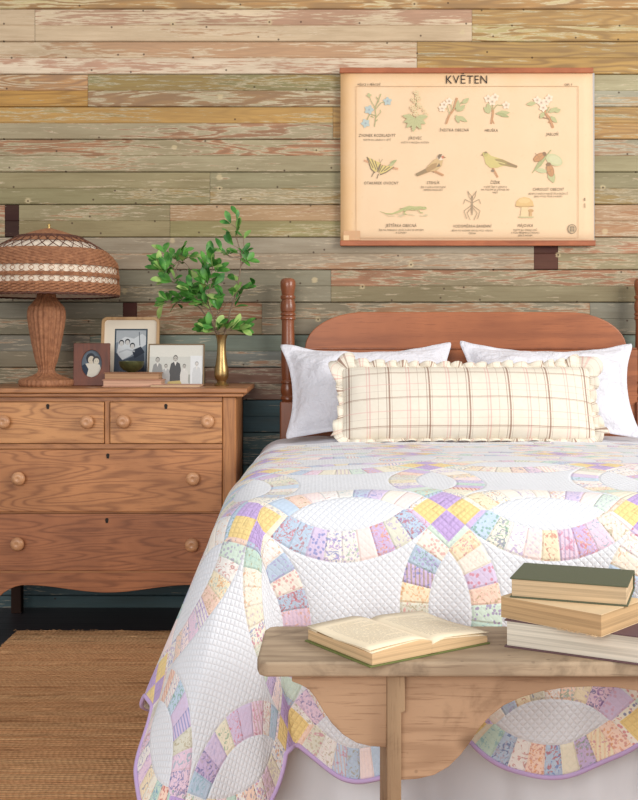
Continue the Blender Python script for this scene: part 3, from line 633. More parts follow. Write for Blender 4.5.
def bell(d):
    d.line([(374.5, 127), (376, 116), (375, 108), (379, 99), (381, 94)], .8, GR2); d.line([(375, 108), (371, 101), (369, 96)], .6, GR2); d.line([(375.5, 116), (370, 114), (368, 118), (366, 123)], .7, GR2); d.line([(375, 110), (381, 103), (386, 102)], .6, GR2); d.line([(376, 118), (381, 112), (380, 110)], .6, GR2)
    for x, y, r, a in ((387.5, 101.5, 4.6, 20), (369, 110, 5, 0), (365.5, 123.5, 4.8, 40)): d.star(x, y, r, 5, BLU, a, .5); d.ell(x, y, 1, 1, (130, 160, 180))
    d.star(369, 95.5, 2.6, 4, GR, 10); 
    for x, y, a in ((377, 104, 60), (374, 118, 150), (378, 100, 120), (375, 122, 40)): d.leaf(x, y, a, 4, 1, GR2)
def chestnut(d):
    d.line([(416, 120), (416, 100), (415, 92)], .8, GR2); rn = random.Random(3)
    for i in range(34):
        y = 92+26*rn.random(); w = 1.5+(y-92)*.32; x = 416+rn.uniform(-w, w)+ (1.5 if y > 108 else 0); d.star(x, y, 1.9, 5, (226, 206, 160), rn.uniform(0, 90)); d.ell(x, y, .5, .5, (190, 110, 80))
    for a, l in ((200, 12), (168, 13), (-28, 12), (8, 13), (-62, 13), (-98, 14), (-132, 13), (-160, 12)): d.leaf(415, 118.5, a, l, 5.4, GR, GR2)
def plum(d):
    d.line([(446, 124), (449, 116), (454, 109), (457, 98)], 1.8, BR); d.line([(454, 109), (466, 99)], .8, GR2); d.line([(450, 115), (447, 106)], .7, GR2); d.line([(452, 111), (451, 104)], .7, GR2)
    for x, y in ((442, 108.5), (449, 101.5), (444, 105)): d.star(x, y, 4, 5, WHT, 15); d.star(x, y, 2, 5, (226, 206, 190), 50); d.ell(x, y, .8, .8, GY)
    for x, y, a, l in ((458, 112, 45, 10), (457, 116, -30, 12), (457, 112, 85, 12), (462, 104, 40, 9), (456, 115, -70, 9)): d.leaf(x, y, a, l, 4.6, GR, GR2)
def pear(d):
    d.line([(491, 124), (492.5, 116), (493, 108)], 2, BR); d.line([(493, 110), (497, 105), (505, 106)], .7, GR2); d.line([(493, 110), (492, 102)], .7, GR2); d.line([(492, 119), (494, 124)], .8, BR)
    for x, y in ((488, 99), (495, 97.5), (492, 102), (506, 105.5)): d.star(x, y, 4.4, 5, WHT, 20); d.star(x, y, 2.4, 5, (228, 206, 186), 56); d.ell(x, y, .9, .9, GY)
    d.leaf(490, 113, 105, 10, 5.5, GR, GR2); d.leaf(489.5, 114, 130, 9, 4.6, GR, GR2); d.leaf(495, 114, 5, 15, 5.5, GR, GR2); d.leaf(496, 113, -18, 14, 4, GR2)
def apple(d):
    d.line([(553, 128), (550, 120), (546, 114), (543, 108)], 2.2, BR); d.line([(549, 119), (539, 117)], 1, BRD); d.line([(551, 123), (548, 122)], 1.2, BR); d.line([(546, 113), (549, 107)], 1, GR2)
    for x, y in ((541, 103), (546, 102), (549, 98.5), (543, 108), (537, 100.5)): d.star(x, y, 4.4, 5, WHT, x*7); d.star(x, y, 2.3, 5, (230, 204, 188), x*7+36); d.ell(x, y, .8, .8, GY)
    for x, y, a, l in ((536, 103, 190, 10), (548, 113, 30, 11), (550, 116, -45, 10), (544, 112, -120, 8), (554, 112, 20, 7)): d.leaf(x, y, a, l, 4.6, GR, GR2)
def swallowtail(d):
    d.line([(364, 160.5), (373, 164), (398, 169)], 1.8, (214, 150, 112)); d.leaf(390, 164, 30, 8, 3, GR2); d.leaf(388, 166, 20, 7, 2.6, GR)
    Y = (216, 196, 112)
    d.poly([(367, 157), (381, 163.5), (379, 170), (375, 172), (371, 169)], Y); d.poly([(379, 165), (394, 167), (386, 172), (381, 174), (377, 171)], Y)
    for a, b_ in (((368, 158), (373, 168)), ((371.5, 159), (376, 170)), ((375, 161), (378, 171)), ((390, 167), (384, 171)), ((386, 166.5), (381, 172)), ((382.5, 165.5), (379, 172))): d.line([a, b_], .9, DK)
    d.line([(367, 157), (371, 169), (375, 173)], .9, DK); d.line([(394, 167), (386, 172.5), (380, 175)], .9, DK); d.line([(374, 172), (371.5, 177)], .7, DK); d.line([(378.5, 174), (377, 178.5)], .8, DK); d.ell(379, 168, 1, 4.4, DK, 20); d.line([(380, 163), (379, 159)], .3, DK); d.line([(380, 163), (382.5, 159.5)], .3, DK)
def finch(d):
    d.line([(433, 170.5), (443.5, 175.5)], 1.9, BR)
    d.poly([(440, 157), (443, 160), (441.5, 166), (437, 170.5), (430, 172), (424.5, 171.5), (428, 166), (434, 160)], (206, 172, 120)); d.poly([(437, 163), (432, 164), (425, 169.5), (416, 175.5), (419, 176), (429, 172), (436, 168)], (160, 122, 76)); d.poly([(425, 169), (415.5, 174), (417, 176.5), (427, 172)], (116, 96, 66))
    d.ell(440.5, 157.5, 3.2, 3, (238, 218, 196)); d.poly([(437.5, 156.5), (439, 154.3), (442, 154.4), (441, 157), (438.5, 160)], DK); d.ell(442.6, 157.3, 1.4, 1.6, (200, 92, 66)); d.poly([(443.5, 156.6), (446, 157.6), (443.5, 158.4)], BRD); d.poly([(439, 163), (440.5, 166.5), (436, 167.5)], DK); d.line([(433, 171.5), (433.5, 173)], .5, BRD)
def siskin(d):
    d.line([(492, 167), (497.5, 177.5)], 2, BR)
    d.poly([(483, 153), (486.5, 152.2), (491, 156), (500, 158.8), (507, 162.5), (504, 165.5), (497, 168), (490, 168), (485.5, 164), (484, 158)], (204, 190, 112)); d.poly([(494, 159), (502, 159.4), (510, 163), (517, 165.8), (516, 168), (508, 166.4), (500, 165)], (142, 124, 68)); d.line([(496, 161.5), (505, 164)], .8, (222, 208, 136)); d.line([(507, 163.5), (517, 167)], 2, (118, 92, 64)); d.ell(485, 154.4, 2.8, 2.5, (186, 176, 98)); d.poly([(483.4, 152.4), (486, 151.6), (488, 153.4), (485, 153.6)], (96, 88, 58)); d.poly([(482.6, 154), (480.6, 155.4), (483, 156)], BRD); d.ell(484.6, 154.2, .5, .5, DK); d.line([(493, 168), (492.5, 170.5)], .6, DK); d.ell(492.5, 171, 1.8, 1.2, (96, 84, 76))
def chafer(d):
    d.ell(554, 160, 9, 5.6, (196, 202, 156), 25); d.ell(555, 160, 6.5, 3.8, (206, 210, 168), 25); d.leaf(549, 170, -70, 14, 8, GR, GR2); d.leaf(548, 172, 170, 14, 5, (190, 200, 154), GR2); d.line([(532, 173), (543, 160), (551, 150)], .8, GR2)
    d.leaf(533, 172, 50, 22, 4.4, GR2, GR)
    for x, y, a in ((539, 157.5, -32), (550, 170.5, 75)): d.ell(x, y, 6.6, 3.7, (150, 92, 54), a); d.ell(x, y, 6, 3, (188, 124, 74), a); c, s_ = cos(R(a)), sin(R(a)); d.ell(x+6.2*c*(1 if a < 0 else -1), y+6.2*s_*(1 if a < 0 else -1), 1.9, 2.3, (104, 66, 44), a); d.line([(x-5.5*c, y-5.5*s_), (x+5.5*c, y+5.5*s_)], .3, BRD); d.line([(x, y), (x+4*s_-2, y-5*c)], .4, BRD); d.line([(x, y+1), (x-4*s_, y+5.5*c)], .4, BRD)
def lizard(d):
    rn = random.Random(2)
    for _ in range(16): x = rn.uniform(384, 424); d.line([(x, 214+rn.uniform(-.5, 2.5)), (x+4, 214.5+rn.uniform(-.5, 2.5))], .5, (206, 200, 164))
    G = (172, 182, 118); pts = [(380, 211.5), (386, 213.6), (392, 214), (398, 212), (403, 209.5), (409, 208), (415, 208.6), (420, 207.8), (425.5, 208.4)]; ws = [.3, .8, 1.3, 2, 3.2, 4.2, 3.8, 3, 2]
    for i in range(8): (x0, y0), (x1, y1) = pts[i], pts[i+1]; d.poly([(x0, y0-ws[i]/2), (x1, y1-ws[i+1]/2), (x1, y1+ws[i+1]/2), (x0, y0+ws[i]/2)], G)
    d.ell(424, 208.2, 2.6, 1.5, G); d.ell(425, 207.6, .4, .4, DK); d.line([(418, 209), (420, 212.5), (423, 213)], .9, G); d.line([(406, 210), (403.5, 213.5), (406.5, 214.5)], 1, G)
    for i in range(18): d.ell(400+i*1.3, 208.6+rn.uniform(-1, 1), .45, .35, (112, 124, 76))
def strider(d):
    c = (120, 104, 88); d.ell(472, 207, .9, 8.6, (150, 130, 108)); d.ell(472, 197.6, .8, 1.4, c)
    for s_ in (-1, 1):
        for pts in ([(0, 201), (3, 197), (4, 192)], [(0, 196.8), (2.5, 194), (4.5, 191)], [(0, 203), (7, 199.5), (8.5, 204)], [(0, 205), (8, 211), (5.5, 219)], [(0, 207), (5, 213), (2, 220)]): d.line([(472+s_*x, y) for x, y in pts], .5, c)
def mushroom(d):
    d.poly([(521.5, 206), (528, 206), (528.5, 217), (520, 217.4)], (232, 206, 158)); d.poly([(515.3, 206.2), (516.2, 201.4), (519.5, 198.3), (524, 197.2), (529, 198.2), (532.5, 201.6), (533.6, 206.2), (528, 207.4), (520, 207.4)], (222, 182, 116)); d.ell(524, 200.8, 6, 2.6, (232, 196, 134)); d.line([(515.6, 206.4), (533.4, 206.4)], .7, (168, 126, 78)); d.poly([(529.5, 211), (531.6, 211), (531.8, 217), (529, 217)], (206, 160, 104)); d.ell(530.6, 210.8, 2.8, 1.6, (196, 148, 92)); d.poly([(518, 216.6), (534, 216.6), (533, 218), (519, 218)], (190, 186, 138))
for nm, fn in (('bellflower_drawing', bell), ('chestnut_drawing', chestnut), ('plum_blossom_drawing', plum), ('pear_blossom_drawing', pear), ('apple_blossom_drawing', apple), ('butterfly_drawing', swallowtail), ('finch_drawing', finch), ('green_bird_drawing', siskin), ('beetle_drawing', chafer), ('lizard_drawing', lizard), ('water_strider_drawing', strider), ('mushroom_drawing', mushroom)): drawing(nm, fn)
def border(d):
    c = (196, 156, 116)
    d.line([(356, 86.5), (578, 86.5)], .5, c); d.line([(356, 86.5), (356, 240)], .5, c); d.line([(578, 86.5), (578, 238)], .5, c); d.line([(356, 238), (578, 238)], .5, c)
drawing('border_line', border)
drawing('corner_patch', lambda d: d.poly([(343.5, 231), (360, 231), (360, 240.4), (343.5, 240.4)], (206, 152, 108)).poly([(343.5, 235.5), (349, 235.5), (349, 240.4), (343.5, 240.4)], (236, 200, 152)))
def stamp(d):
    d.ell(571.8, 229, 4.4, 4.8, (92, 84, 72)); d.ell(571.8, 229, 3.6, 4, (208, 176, 138))
    d.poly([(569.4, 231.8), (569.4, 227), (571.8, 225.6), (574.2, 227), (574.2, 231.8)], (92, 84, 72)); d.line([(571.8, 226), (571.8, 232)], .5, (208, 176, 138)); d.line([(569.6, 229), (574, 229)], .4, (208, 176, 138))
drawing('printed_stamp', stamp)
drawing('margin_mark', lambda d: d.line([(584.5, 198), (584.6, 201)], 1.1, (96, 80, 64))); drawing('margin_mark', lambda d: d.line([(584.6, 203.5), (584.8, 208)], .8, (120, 96, 76)))
TXT = plain('lettering_ink', C(96, 82, 70), .8, .05); TXTB = plain('title_ink', C(56, 50, 46), .8, .05)
def text(nm, body, x, y, size, mat, parent, fn, yo, wscale=1.0, space=1.0, italic=0, off=0.0):
    cu = bpy.data.curves.new(nm, 'FONT'); cu.body = body; cu.size = size; cu.align_x = 'CENTER'; cu.space_character = space; cu.shear = italic; cu.space_line = 1.1; cu.offset = off; cu.resolution_u = 2
    o = bpy.data.objects.new(nm, cu); COL.objects.link(o); dg = bpy.context.evaluated_depsgraph_get(); me = bpy.data.meshes.new_from_object(o.evaluated_get(dg)); bpy.data.objects.remove(o); bpy.data.curves.remove(cu)
    me.name = nm; X, Z = fn(x, y)
    me.transform(Matrix.Translation((X, yo, Z)) @ Matrix.Rotation(pi/2, 4, 'X') @ Matrix.Diagonal((wscale, 1, 1, 1)))
    q = bpy.data.objects.new(nm, me); COL.objects.link(q); q.parent = parent; me.materials.clear(); me.materials.append(mat); return q
text('title_lettering', 'KVĚTEN', 466.5, 83.8, 11.8/cs, TXTB, chart, cf, YO, .92, 1.08)
for body, x, y, sub in (('ZVONEK ROZKLADITÝ', 377, 137, 'ROSTE NA LUKÁCH V LÉTĚ'), ('JÍROVEC', 415, 139.6, 'KVĚTY V HROZNU KVĚTEN'), ('ŠVESTKA OBECNÁ', 454, 131.6, ''), ('HRUŠKA', 491, 132, ''), ('JABLOŇ', 552, 135.8, ''), ('OTAKÁREK OVOCNÝ', 381, 184.6, ''), ('STEHLÍK', 433, 184.2, 'ŽIJE V LESE A POD PLÁNÍ\nSEMENA BODLÁKŮ'), ('ČÍŽEK', 495, 184, 'V LÉTĚ ŽIJE V LESÍCH A\nNA PODZIM SE STĚHUJE DO\nHÁJŮ'), ('CHROUST OBECNÝ', 548, 190.8, 'JEDEN Z NAŠICH NEJVĚTŠÍCH ŠKŮDCŮ\nJEHO VÝVOJ TRVÁ 3-4 ROKY'), ('JEŠTĚRKA OBECNÁ', 401, 227, 'ŽIJE NA PORADLU LOUČÍ A ŽIVÍ SE HMYZEM\nA SLIMÁKY'), ('VODOMĚRKA BAHENNÍ', 472, 227.6, 'BĚHÁ PO VODNÍM HMYZU POD VODOU\nČERNÁ'), ('MÁJOVKA', 525, 227, 'ROSTE NA OKRAJI LESŮ\nA VŮNI PŘÍJEMNOU MOUKU\nJEDLÁ HOUBA')):
    text('caption_lettering', body, x, y, 4.1/cs, TXT, chart, cf, YO, .8, 1.1, .12)
    if sub: text('note_lettering', sub, x, y+3.9, 2.5/cs, TXT, chart, cf, YO, .82, 1.1, .12)
text('header_lettering', 'MĚSÍCE V PŘÍRODĚ', 369, 85.8, 3.0/cs, TXT, chart, cf, YO, .85, 1.05, .1); text('header_lettering', 'OBR. 5', 568, 85.8, 3.0/cs, TXT, chart, cf, YO, .85, 1.05, .1)

# ------------------------------------------------------------------ bed
CHERRY = woodmat('cherry_wood', C(176, 106, 66), C(112, 60, 38), 0, 1.2, .4, .45, 30, coat=.15)
CHERRYV = woodmat('cherry_wood_turned', C(150, 86, 52), C(86, 46, 28), 2, 1.4, .3, .35, 26, coat=.5)
BD = 4.32; BY = BD-CD; bs = F/BD; BX = wx(465, BD)
bed = empty('bed', (BX, BY, 0), 'cherry wood bed with turned posts and rounded headboard', 'bed')
bz = lambda y: wz(y, BD); pw = 177/bs
pp = [(0, 277.8), (3.5, 278), (6.4, 279.3), (7.7, 282), (7.6, 287), (6.8, 291), (6.4, 294), (6.2, 295), (7.4, 296), (7.6, 297.5), (7.2, 299), (6.4, 299.6), (6.6, 301), (7.5, 304), (7.7, 308), (7.2, 311.5), (6.5, 312.2), (7.6, 313.6), (7.7, 315), (6.6, 316), (7.5, 317.5), (7.6, 319.2), (6.4, 320.4), (6.2, 324), (6.6, 340), (6.9, 360), (6.6, 374), (6.0, 380), (7.4, 381.5), (7.4, 383), (6.4, 384), (7.3, 388), (7.4, 392), (6.2, 395.5), (7.2, 397), (7.4, 399), (5.6, 401.5), (5, 403)]
for s in (-1, 1):
    b = M(); b.lathe([(r/bs, bz(y)) for r, y in pp][::-1], 36, (s*pw, 0, 0)); p_ = obj('bed_post', b, CHERRYV, bed, smooth=35)
    b = M(); b.box(s*pw-.031, s*pw+.031, -.031, .031, 0, bz(401.5)); obj('post_block', b, CHERRYV, p_, bevel=.006, seg=3)
out = []
x0, x1 = 305, 626; z0 = bz(348.5); hgt = bz(312)-z0
for i in range(13): t = pi/2*i/12; out.append(((x0-465)/bs+.236*(1-cos(t)), z0+hgt*sin(t)))
for i in range(13): t = pi/2*(1-i/12); out.append(((x1-465)/bs-.236*(1-cos(t)), z0+hgt*sin(t)))
b = M(); b.prism([(out[0][0], z0-.02)]+out+[(out[-1][0], z0-.02)], -.012, .012); obj('headboard_arch', b, CHERRY, bed, bevel=.004, seg=3)
b = M(); b.box(-pw+.02, pw-.02, -.016, .016, .45, bz(349.5)); obj('headboard_rail', b, CHERRY, bed, bevel=.003)
b = M(); b.box(-pw+.025, pw-.025, -.019, .016, bz(349.6), bz(347.6)); obj('rail_bead', b, CHERRYV, bed, bevel=.002)
for s in (-1, 1):
    b = M(); b.box(s*.665-.012, s*.665+.012, -1.93, -.02, .30, .42); obj('side_rail', b, CHERRY, bed, bevel=.003)
    b = M(); b.box(s*.63-.03, s*.63+.03, -1.93, -1.87, .014 if s < 0 else 0, .42); obj('foot_leg', b, CHERRYV, bed, bevel=.003)
b = M(); b.box(-.65, .65, -1.93, -1.9, .32, .42); obj('foot_rail', b, CHERRY, bed, bevel=.003)

# quilt surface: u = x across the bed, v = distance from a junction row near the foot towards the head
LQ, UJ = .42, .266
YQ = -2.11; VE, UE, UR = .085, -.125, 1.235; RHO = .115
def htop(u, v):
    e = np.clip((v-.1)/.35, 0, 1); a = .735+.02*(e*e*(3-2*e)); b_ = np.clip((v-.45)/1.1, 0, 1)
    return a-.042*b_-.012*(np.abs(u-.575)/.66)**4 + .003*np.sin(u*7.3+v*3.1)*np.sin(v*5.7+1.3)
def drape(u, v, off=0.0):
    u = np.asarray(u, float); v = np.asarray(v, float)
    tl = np.maximum(0, UE-u); tr = np.maximum(0, u-UR); tf = np.maximum(0, VE-v); ts = np.maximum(tl, tr)
    r = np.sqrt(ts**2+tf**2); ph = np.degrees(np.arctan2(ts, np.maximum(tf, 1e-9)))
    al = np.interp(ph, [0, 8, 20, 45, 65, 90], [3, 4, 11, 23, 23, 20])
    psi = np.radians(np.interp(ph, [0, 20, 45, 70, 90], [0, 6, 32, 64, 90]))
    side = np.interp(v, [VE, .28, .9, 1.5], [20, 13, 11, 9]); al = np.where(ph > 89.9, side, al)
    al = np.where(tr > 0, np.minimum(al, 14), al); a = np.radians(al)
    thm = pi/2-a; rho = RHO+off
    th = np.minimum(r/RHO, thm); rest = np.maximum(0, r-RHO*thm)
    o = rho*np.sin(th)+rest*np.sin(a); dn = rho*(1-np.cos(th))-off*0+rest*np.cos(a)*1.04
    amp = np.clip((dn-.1)/.3, 0, 1)
    wav = .016*np.sin(u*19+.6)+.008*np.sin(u*37+2)
    o = o+np.where(ph < 45, amp*wav*(1-ph/45), amp*(.014*np.sin(v*14+.4)+.008*np.sin(v*31))*np.clip((ph-45)/45, 0, 1))
    sgn = np.where(tr > 0, 1.0, -1.0)
    uc = np.clip(u, UE, UR); vc = np.maximum(v, VE)
    X = uc+sgn*o*np.sin(psi)*(ts > 0); Y = YQ+vc-o*np.cos(psi)*(tf > 0); Z = htop(uc, vc)+off-dn
    sway = .15*dn*np.exp(-((u+.16)/.26)**2)*np.clip(1-ph/50, 0, 1)*(tf > 0)
    X = X+sway
    return X, Y, np.maximum(Z, .02)
def lens_e(t):     # scalloped hem depth along a hem line, t in quilt units from a junction
    ax = (t/LQ-np.floor(t/LQ)-.5)*LQ
    return np.maximum(np.sqrt(np.maximum(.246**2-ax**2, 0))-.138, .038)
ULO, UHI, VLO, VHI = UJ-2*LQ, UJ+3*LQ, -LQ, 1.50
def quilt_grid():
    us = np.concatenate([np.full(9, ULO), np.linspace(ULO, UHI, 211), np.full(9, UHI)]); su = np.concatenate([-np.linspace(1, 1/9, 9), np.zeros(211), np.linspace(1/9, 1, 9)])
    vs = np.concatenate([np.full(9, VLO), np.linspace(VLO, VHI, 195)]); sv = np.concatenate([-np.linspace(1, 1/9, 9), np.zeros(195)])
    U, V = np.meshgrid(us, vs); SU, SV = np.meshgrid(su, sv)
    U2 = U+SU*lens_e(V); V2 = V+SV*lens_e(U-UJ)
    return U2, V2
def quiltmat():
    t = NT('wedding_ring_patchwork'); P = t.sep(t.uv()); U, V = P[0], P[1]
    ru, rv = t.ma('ROUND', U), t.ma('ROUND', V); du, dv = t.ma('SUBTRACT', U, ru), t.ma('SUBTRACT', V, rv)
    mx, my = t.ma('MULTIPLY', t.ma('ABSOLUTE', du), LQ), t.ma('MULTIPLY', t.ma('ABSOLUTE', dv), LQ)
    bg_, sm = t.ma('MAXIMUM', mx, my), t.ma('MINIMUM', mx, my); hor = t.ma('GREATER_THAN', mx, my)
    ax = t.ma('SUBTRACT', LQ/2, bg_); ay = t.ma('ADD', sm, .138)
    r = t.ma('SQRT', t.ma('ADD', t.ma('MULTIPLY', ax, ax), t.ma('MULTIPLY', ay, ay)))
    dia = t.ma('LESS_THAN', t.ma('ADD', mx, my), .0715)
    band = t.ma('MULTIPLY', t.ma('GREATER_THAN', r, .183), t.ma('LESS_THAN', r, .246))
    fu, fv = t.ma('FLOOR', U), t.ma('FLOOR', V)
    al = t.ma('MULTIPLY', t.fmix(hor, t.ma('SUBTRACT', t.ma('SUBTRACT', V, fv), .5), t.ma('SUBTRACT', t.ma('SUBTRACT', U, fu), .5)), LQ)
    an = t.ma('MULTIPLY_ADD', t.ma('ARCTAN2', al, ay), 9.6/(pi/2), 50.5); idx = t.ma('FLOOR', an); fr = t.ma('SUBTRACT', an, idx)
    ida = t.fmix(hor, t.ma('ADD', ru, 40.0), fu); idb = t.fmix(hor, fv, t.ma('ADD', rv, 60.0)); sd = t.ma('SIGN', t.fmix(hor, du, dv))
    wn = t.n('ShaderNodeTexWhiteNoise', Vector=t.comb(t.ma('MULTIPLY_ADD', ida, 1.37, 3.3), t.ma('MULTIPLY_ADD', idb, 2.11, t.ma('MULTIPLY', sd, 7.7)), t.ma('MULTIPLY', idx, .93)))
    v1 = wn.outputs[0]; rc = t.n('ShaderNodeSeparateColor', Color=wn.outputs[1]).outputs
    pal = [(242,234,222), (216,200,226), (246,226,222), (212,228,214), (236,228,206), (196,212,230), (240,236,232), (236,232,226), (240,234,218), (232,206,222), (222,220,204), (206,186,220), (240,226,196), (198,220,206), (244,214,196), (188,204,222), (238,232,226)]
    base = t.ramp(v1, [(i/len(pal), C(*c)) for i, c in enumerate(pal)], True)
    pr = [(214,112,120), (96,124,190), (150,112,176), (120,168,140), (222,150,84), (206,120,150), (70,92,150), (168,150,108), (232,170,120), (130,180,190), (190,90,84), (176,150,206)]
    prc = t.ramp(rc[0], [(i/len(pr), C(*c)) for i, c in enumerate(pr)], True); prc2 = t.ramp(rc[1], [(i/len(pr), C(*c)) for i, c in enumerate(pr[::-1])], True)
    pv = t.n('ShaderNodeVectorMath', ); pv.operation = 'MULTIPLY_ADD'; t.put(pv.inputs[0], t.uv()); pv.inputs[1].default_value = (LQ, LQ, LQ); t.put(pv.inputs[2], wn.outputs[1]); pvec = pv.outputs[0]
    dot = t.vor(pvec, 115); dots = t.step(.42, .30, dot); flo = t.step(.54, .60, t.noise(pvec, 105, 2, .5, 1.5)); flo2 = t.step(.57, .62, t.noise(pvec, 75, 2, .5, 2.0))
    strp = t.step(.2, .5, t.ma('SINE', t.ma('MULTIPLY', t.sep(pvec)[0], 700.0)))
    m1 = t.fmix(t.ma('GREATER_THAN', rc[2], .45), dots, flo); m1 = t.fmix(t.ma('GREATER_THAN', rc[2], .86), m1, strp)
    st = t.ma('MULTIPLY', t.step(.1, .95, rc[1]), .72)
    pc = t.mix(t.ma('MULTIPLY', m1, st), base, prc); pc = t.mix(t.ma('MULTIPLY', flo2, t.ma('MULTIPLY', t.ma('GREATER_THAN', rc[0], .35), .6)), pc, prc2)
    white = C(229, 231, 236); col = t.mix(band, white, pc)
    dcol = t.mix(t.ma('GREATER_THAN', my, mx), C(240, 212, 146), C(194, 168, 216)); col = t.mix(dia, col, dcol)
    # quilting relief
    k1 = 2*pi/.0165*LQ
    a1 = t.ma('ABSOLUTE', t.ma('SINE', t.ma('MULTIPLY', t.ma('ADD', U, V), k1*.5))); a2 = t.ma('ABSOLUTE', t.ma('SINE', t.ma('MULTIPLY', t.ma('SUBTRACT', U, V), k1*.5)))
    pu = t.ma('POWER', t.ma('MINIMUM', a1, a2), .5)
    rb = t.ma('MINIMUM', t.ma('ABSOLUTE', t.ma('SUBTRACT', r, .183)), t.ma('ABSOLUTE', t.ma('SUBTRACT', r, .246)))
    seam = t.step(.0, .006, rb); ws = t.ma('MAXIMUM', t.step(.0, .12, t.ma('MINIMUM', fr, t.ma('SUBTRACT', 1.0, fr))), t.ma('SUBTRACT', 1.0, band))
    h_ = t.ma('ADD', t.ma('MULTIPLY', pu, t.fmix(t.ma('MULTIPLY', band, t.ma('SUBTRACT', 1.0, dia)), 1.0, .35)), t.ma('ADD', seam, ws))
    t.bump(h_, .55, .0035); t.b.inputs['Sheen Weight'].default_value = .2
    return t.fin(col, .92, .12)
U2, V2 = quilt_grid(); X, Y, Z = drape(U2, V2); nv, nu = U2.shape
rngw = np.array([noise.noise((x*5, y*5, 3))*.5+noise.noise((x*13, y*11, 7))*.25 for x, y in zip(U2.ravel(), V2.ravel())]).reshape(U2.shape)
Z = Z+rngw*.006
b = M(); b.v = list(zip(X.ravel().tolist(), Y.ravel().tolist(), Z.ravel().tolist())); b.uv = list(zip(((U2-UJ)/LQ).ravel().tolist(), (V2/LQ).ravel().tolist()))
b.f = [(i*nu+j, i*nu+j+1, (i+1)*nu+j+1, (i+1)*nu+j) for i in range(nv-1) for j in range(nu-1)]; b.c = [(1,)*4]*len(b.f)
q0 = Vector((.575, -1.0, 0)); b.v = [(x-q0.x, y-q0.y, z) for x, y, z in b.v]
quilt = obj('patchwork_quilt', b, quiltmat(), None, q0, uv=True, smooth=180)
m_ = quilt.modifiers.new('sol', 'SOLIDIFY'); m_.thickness = .006; m_.offset = -1
tag(quilt, 'white double ring patchwork quilt with scalloped lilac hem spread over the bed', 'quilt')
per = [(0, j) for j in range(nu)]+[(i, nu-1) for i in range(1, nv)]+[(nv-1, j) for j in range(nu-2, -1, -1)]+[(i, 0) for i in range(nv-2, 0, -1)]
b = M(); b2 = M(); P_ = np.stack([X, Y, Z], -1)
hem = [tuple(Vector(P_[i, j])-q0) for i, j in per if i < nv-1]
st_ = [i for i, (a, c) in enumerate([p for p in per if p[0] < nv-1])]
# order the hem from the head end of the left side round the foot to the head end of the right side
left = [(i, 0) for i in range(nv-1, 0, -1)]; foot = [(0, j) for j in range(nu)]; right = [(i, nu-1) for i in range(1, nv)]
b.tube([tuple(Vector(P_[i, j])-q0-Vector((0, 0, .0)))for i, j in left+foot+right], .0052, 6); obj('hem_binding', b, clothmat('lilac_binding', C(196, 170, 212)), quilt, smooth=80)
b = M(); b.tube([tuple(Vector(P_[nv-1, j])-q0-Vector((0, 0, .003))) for j in range(nu)], .0045, 6); obj('top_binding', b, clothmat('white_binding', C(236, 236, 240)), quilt, smooth=80)
# mattress, sheet, bed skirt
WHITE = clothmat('white_linen', C(228, 227, 234), 500, .2); WHITE2 = clothmat('white_cotton_skirt', C(230, 231, 236), 600, .15)
def sheet_like(u0, u1, v0, v1, nu_, nv_, off, wr=.0):
    U, V = np.meshgrid(np.linspace(u0, u1, nu_), np.linspace(v0, v1, nv_)); Xs, Ys, Zs = drape(U, V, 0.0)
    Zs = Zs+off
    if wr: Zs = Zs+np.array([noise.noise((x*11, y*17, 1)) for x, y in zip(U.ravel(), V.ravel())]).reshape(U.shape)*wr
    o = M(); o.v = list(zip(Xs.ravel().tolist(), Ys.ravel().tolist(), Zs.ravel().tolist())); o.f = [(i*nu_+j, i*nu_+j+1, (i+1)*nu_+j+1, (i+1)*nu_+j) for i in range(nv_-1) for j in range(nu_-1)]; o.c = [(1,)*4]*len(o.f); return o
b = sheet_like(-.40, 1.55, 1.30, 1.96, 90, 40, -.008, .006); o = obj('bed_sheet', b, WHITE, None, smooth=180); m_ = o.modifiers.new('sol', 'SOLIDIFY'); m_.thickness = .002; m_.offset = -1
tag(o, 'plain white sheet showing between the quilt and the pillows', 'sheet')
gx, gy = 24, 30; vs = []; fs = []
mx0, mx1, my0, my1 = -.14, 1.245, YQ+.055, -.12
b = M()
for j in range(gy+1):
    for i in range(gx+1):
        x = mx0+(mx1-mx0)*i/gx; y = my0+(my1-my0)*j/gy; vs.append((x, y, float(htop(x, y-YQ))-.022))
for j in range(gy):
    for i in range(gx): a = j*(gx+1)+i; fs.append((a, a+1, a+gx+2, a+gx+1))
b.add(vs, fs); per2 = [i for i in range(gx+1)]+[j*(gx+1)+gx for j in range(1, gy+1)]+[gy*(gx+1)+i for i in range(gx-1, -1, -1)]+[j*(gx+1) for j in range(gy-1, 0, -1)]
bs0 = len(b.v); b.add([(b.v[i][0], b.v[i][1], .425) for i in per2], [])
for q_ in range(len(per2)): b.f.append((per2[q_], bs0+q_, bs0+(q_+1) % len(per2), per2[(q_+1) % len(per2)])); b.c.append((1,)*4)
b.f.append(tuple(range(bs0+len(per2)-1, bs0-1, -1))); b.c.append((1,)*4)
tag(obj('mattress', b, clothmat('mattress_ticking', C(232, 230, 226)), None, bevel=.02, seg=3), 'thick white mattress beneath the quilt and sheet', 'mattress')
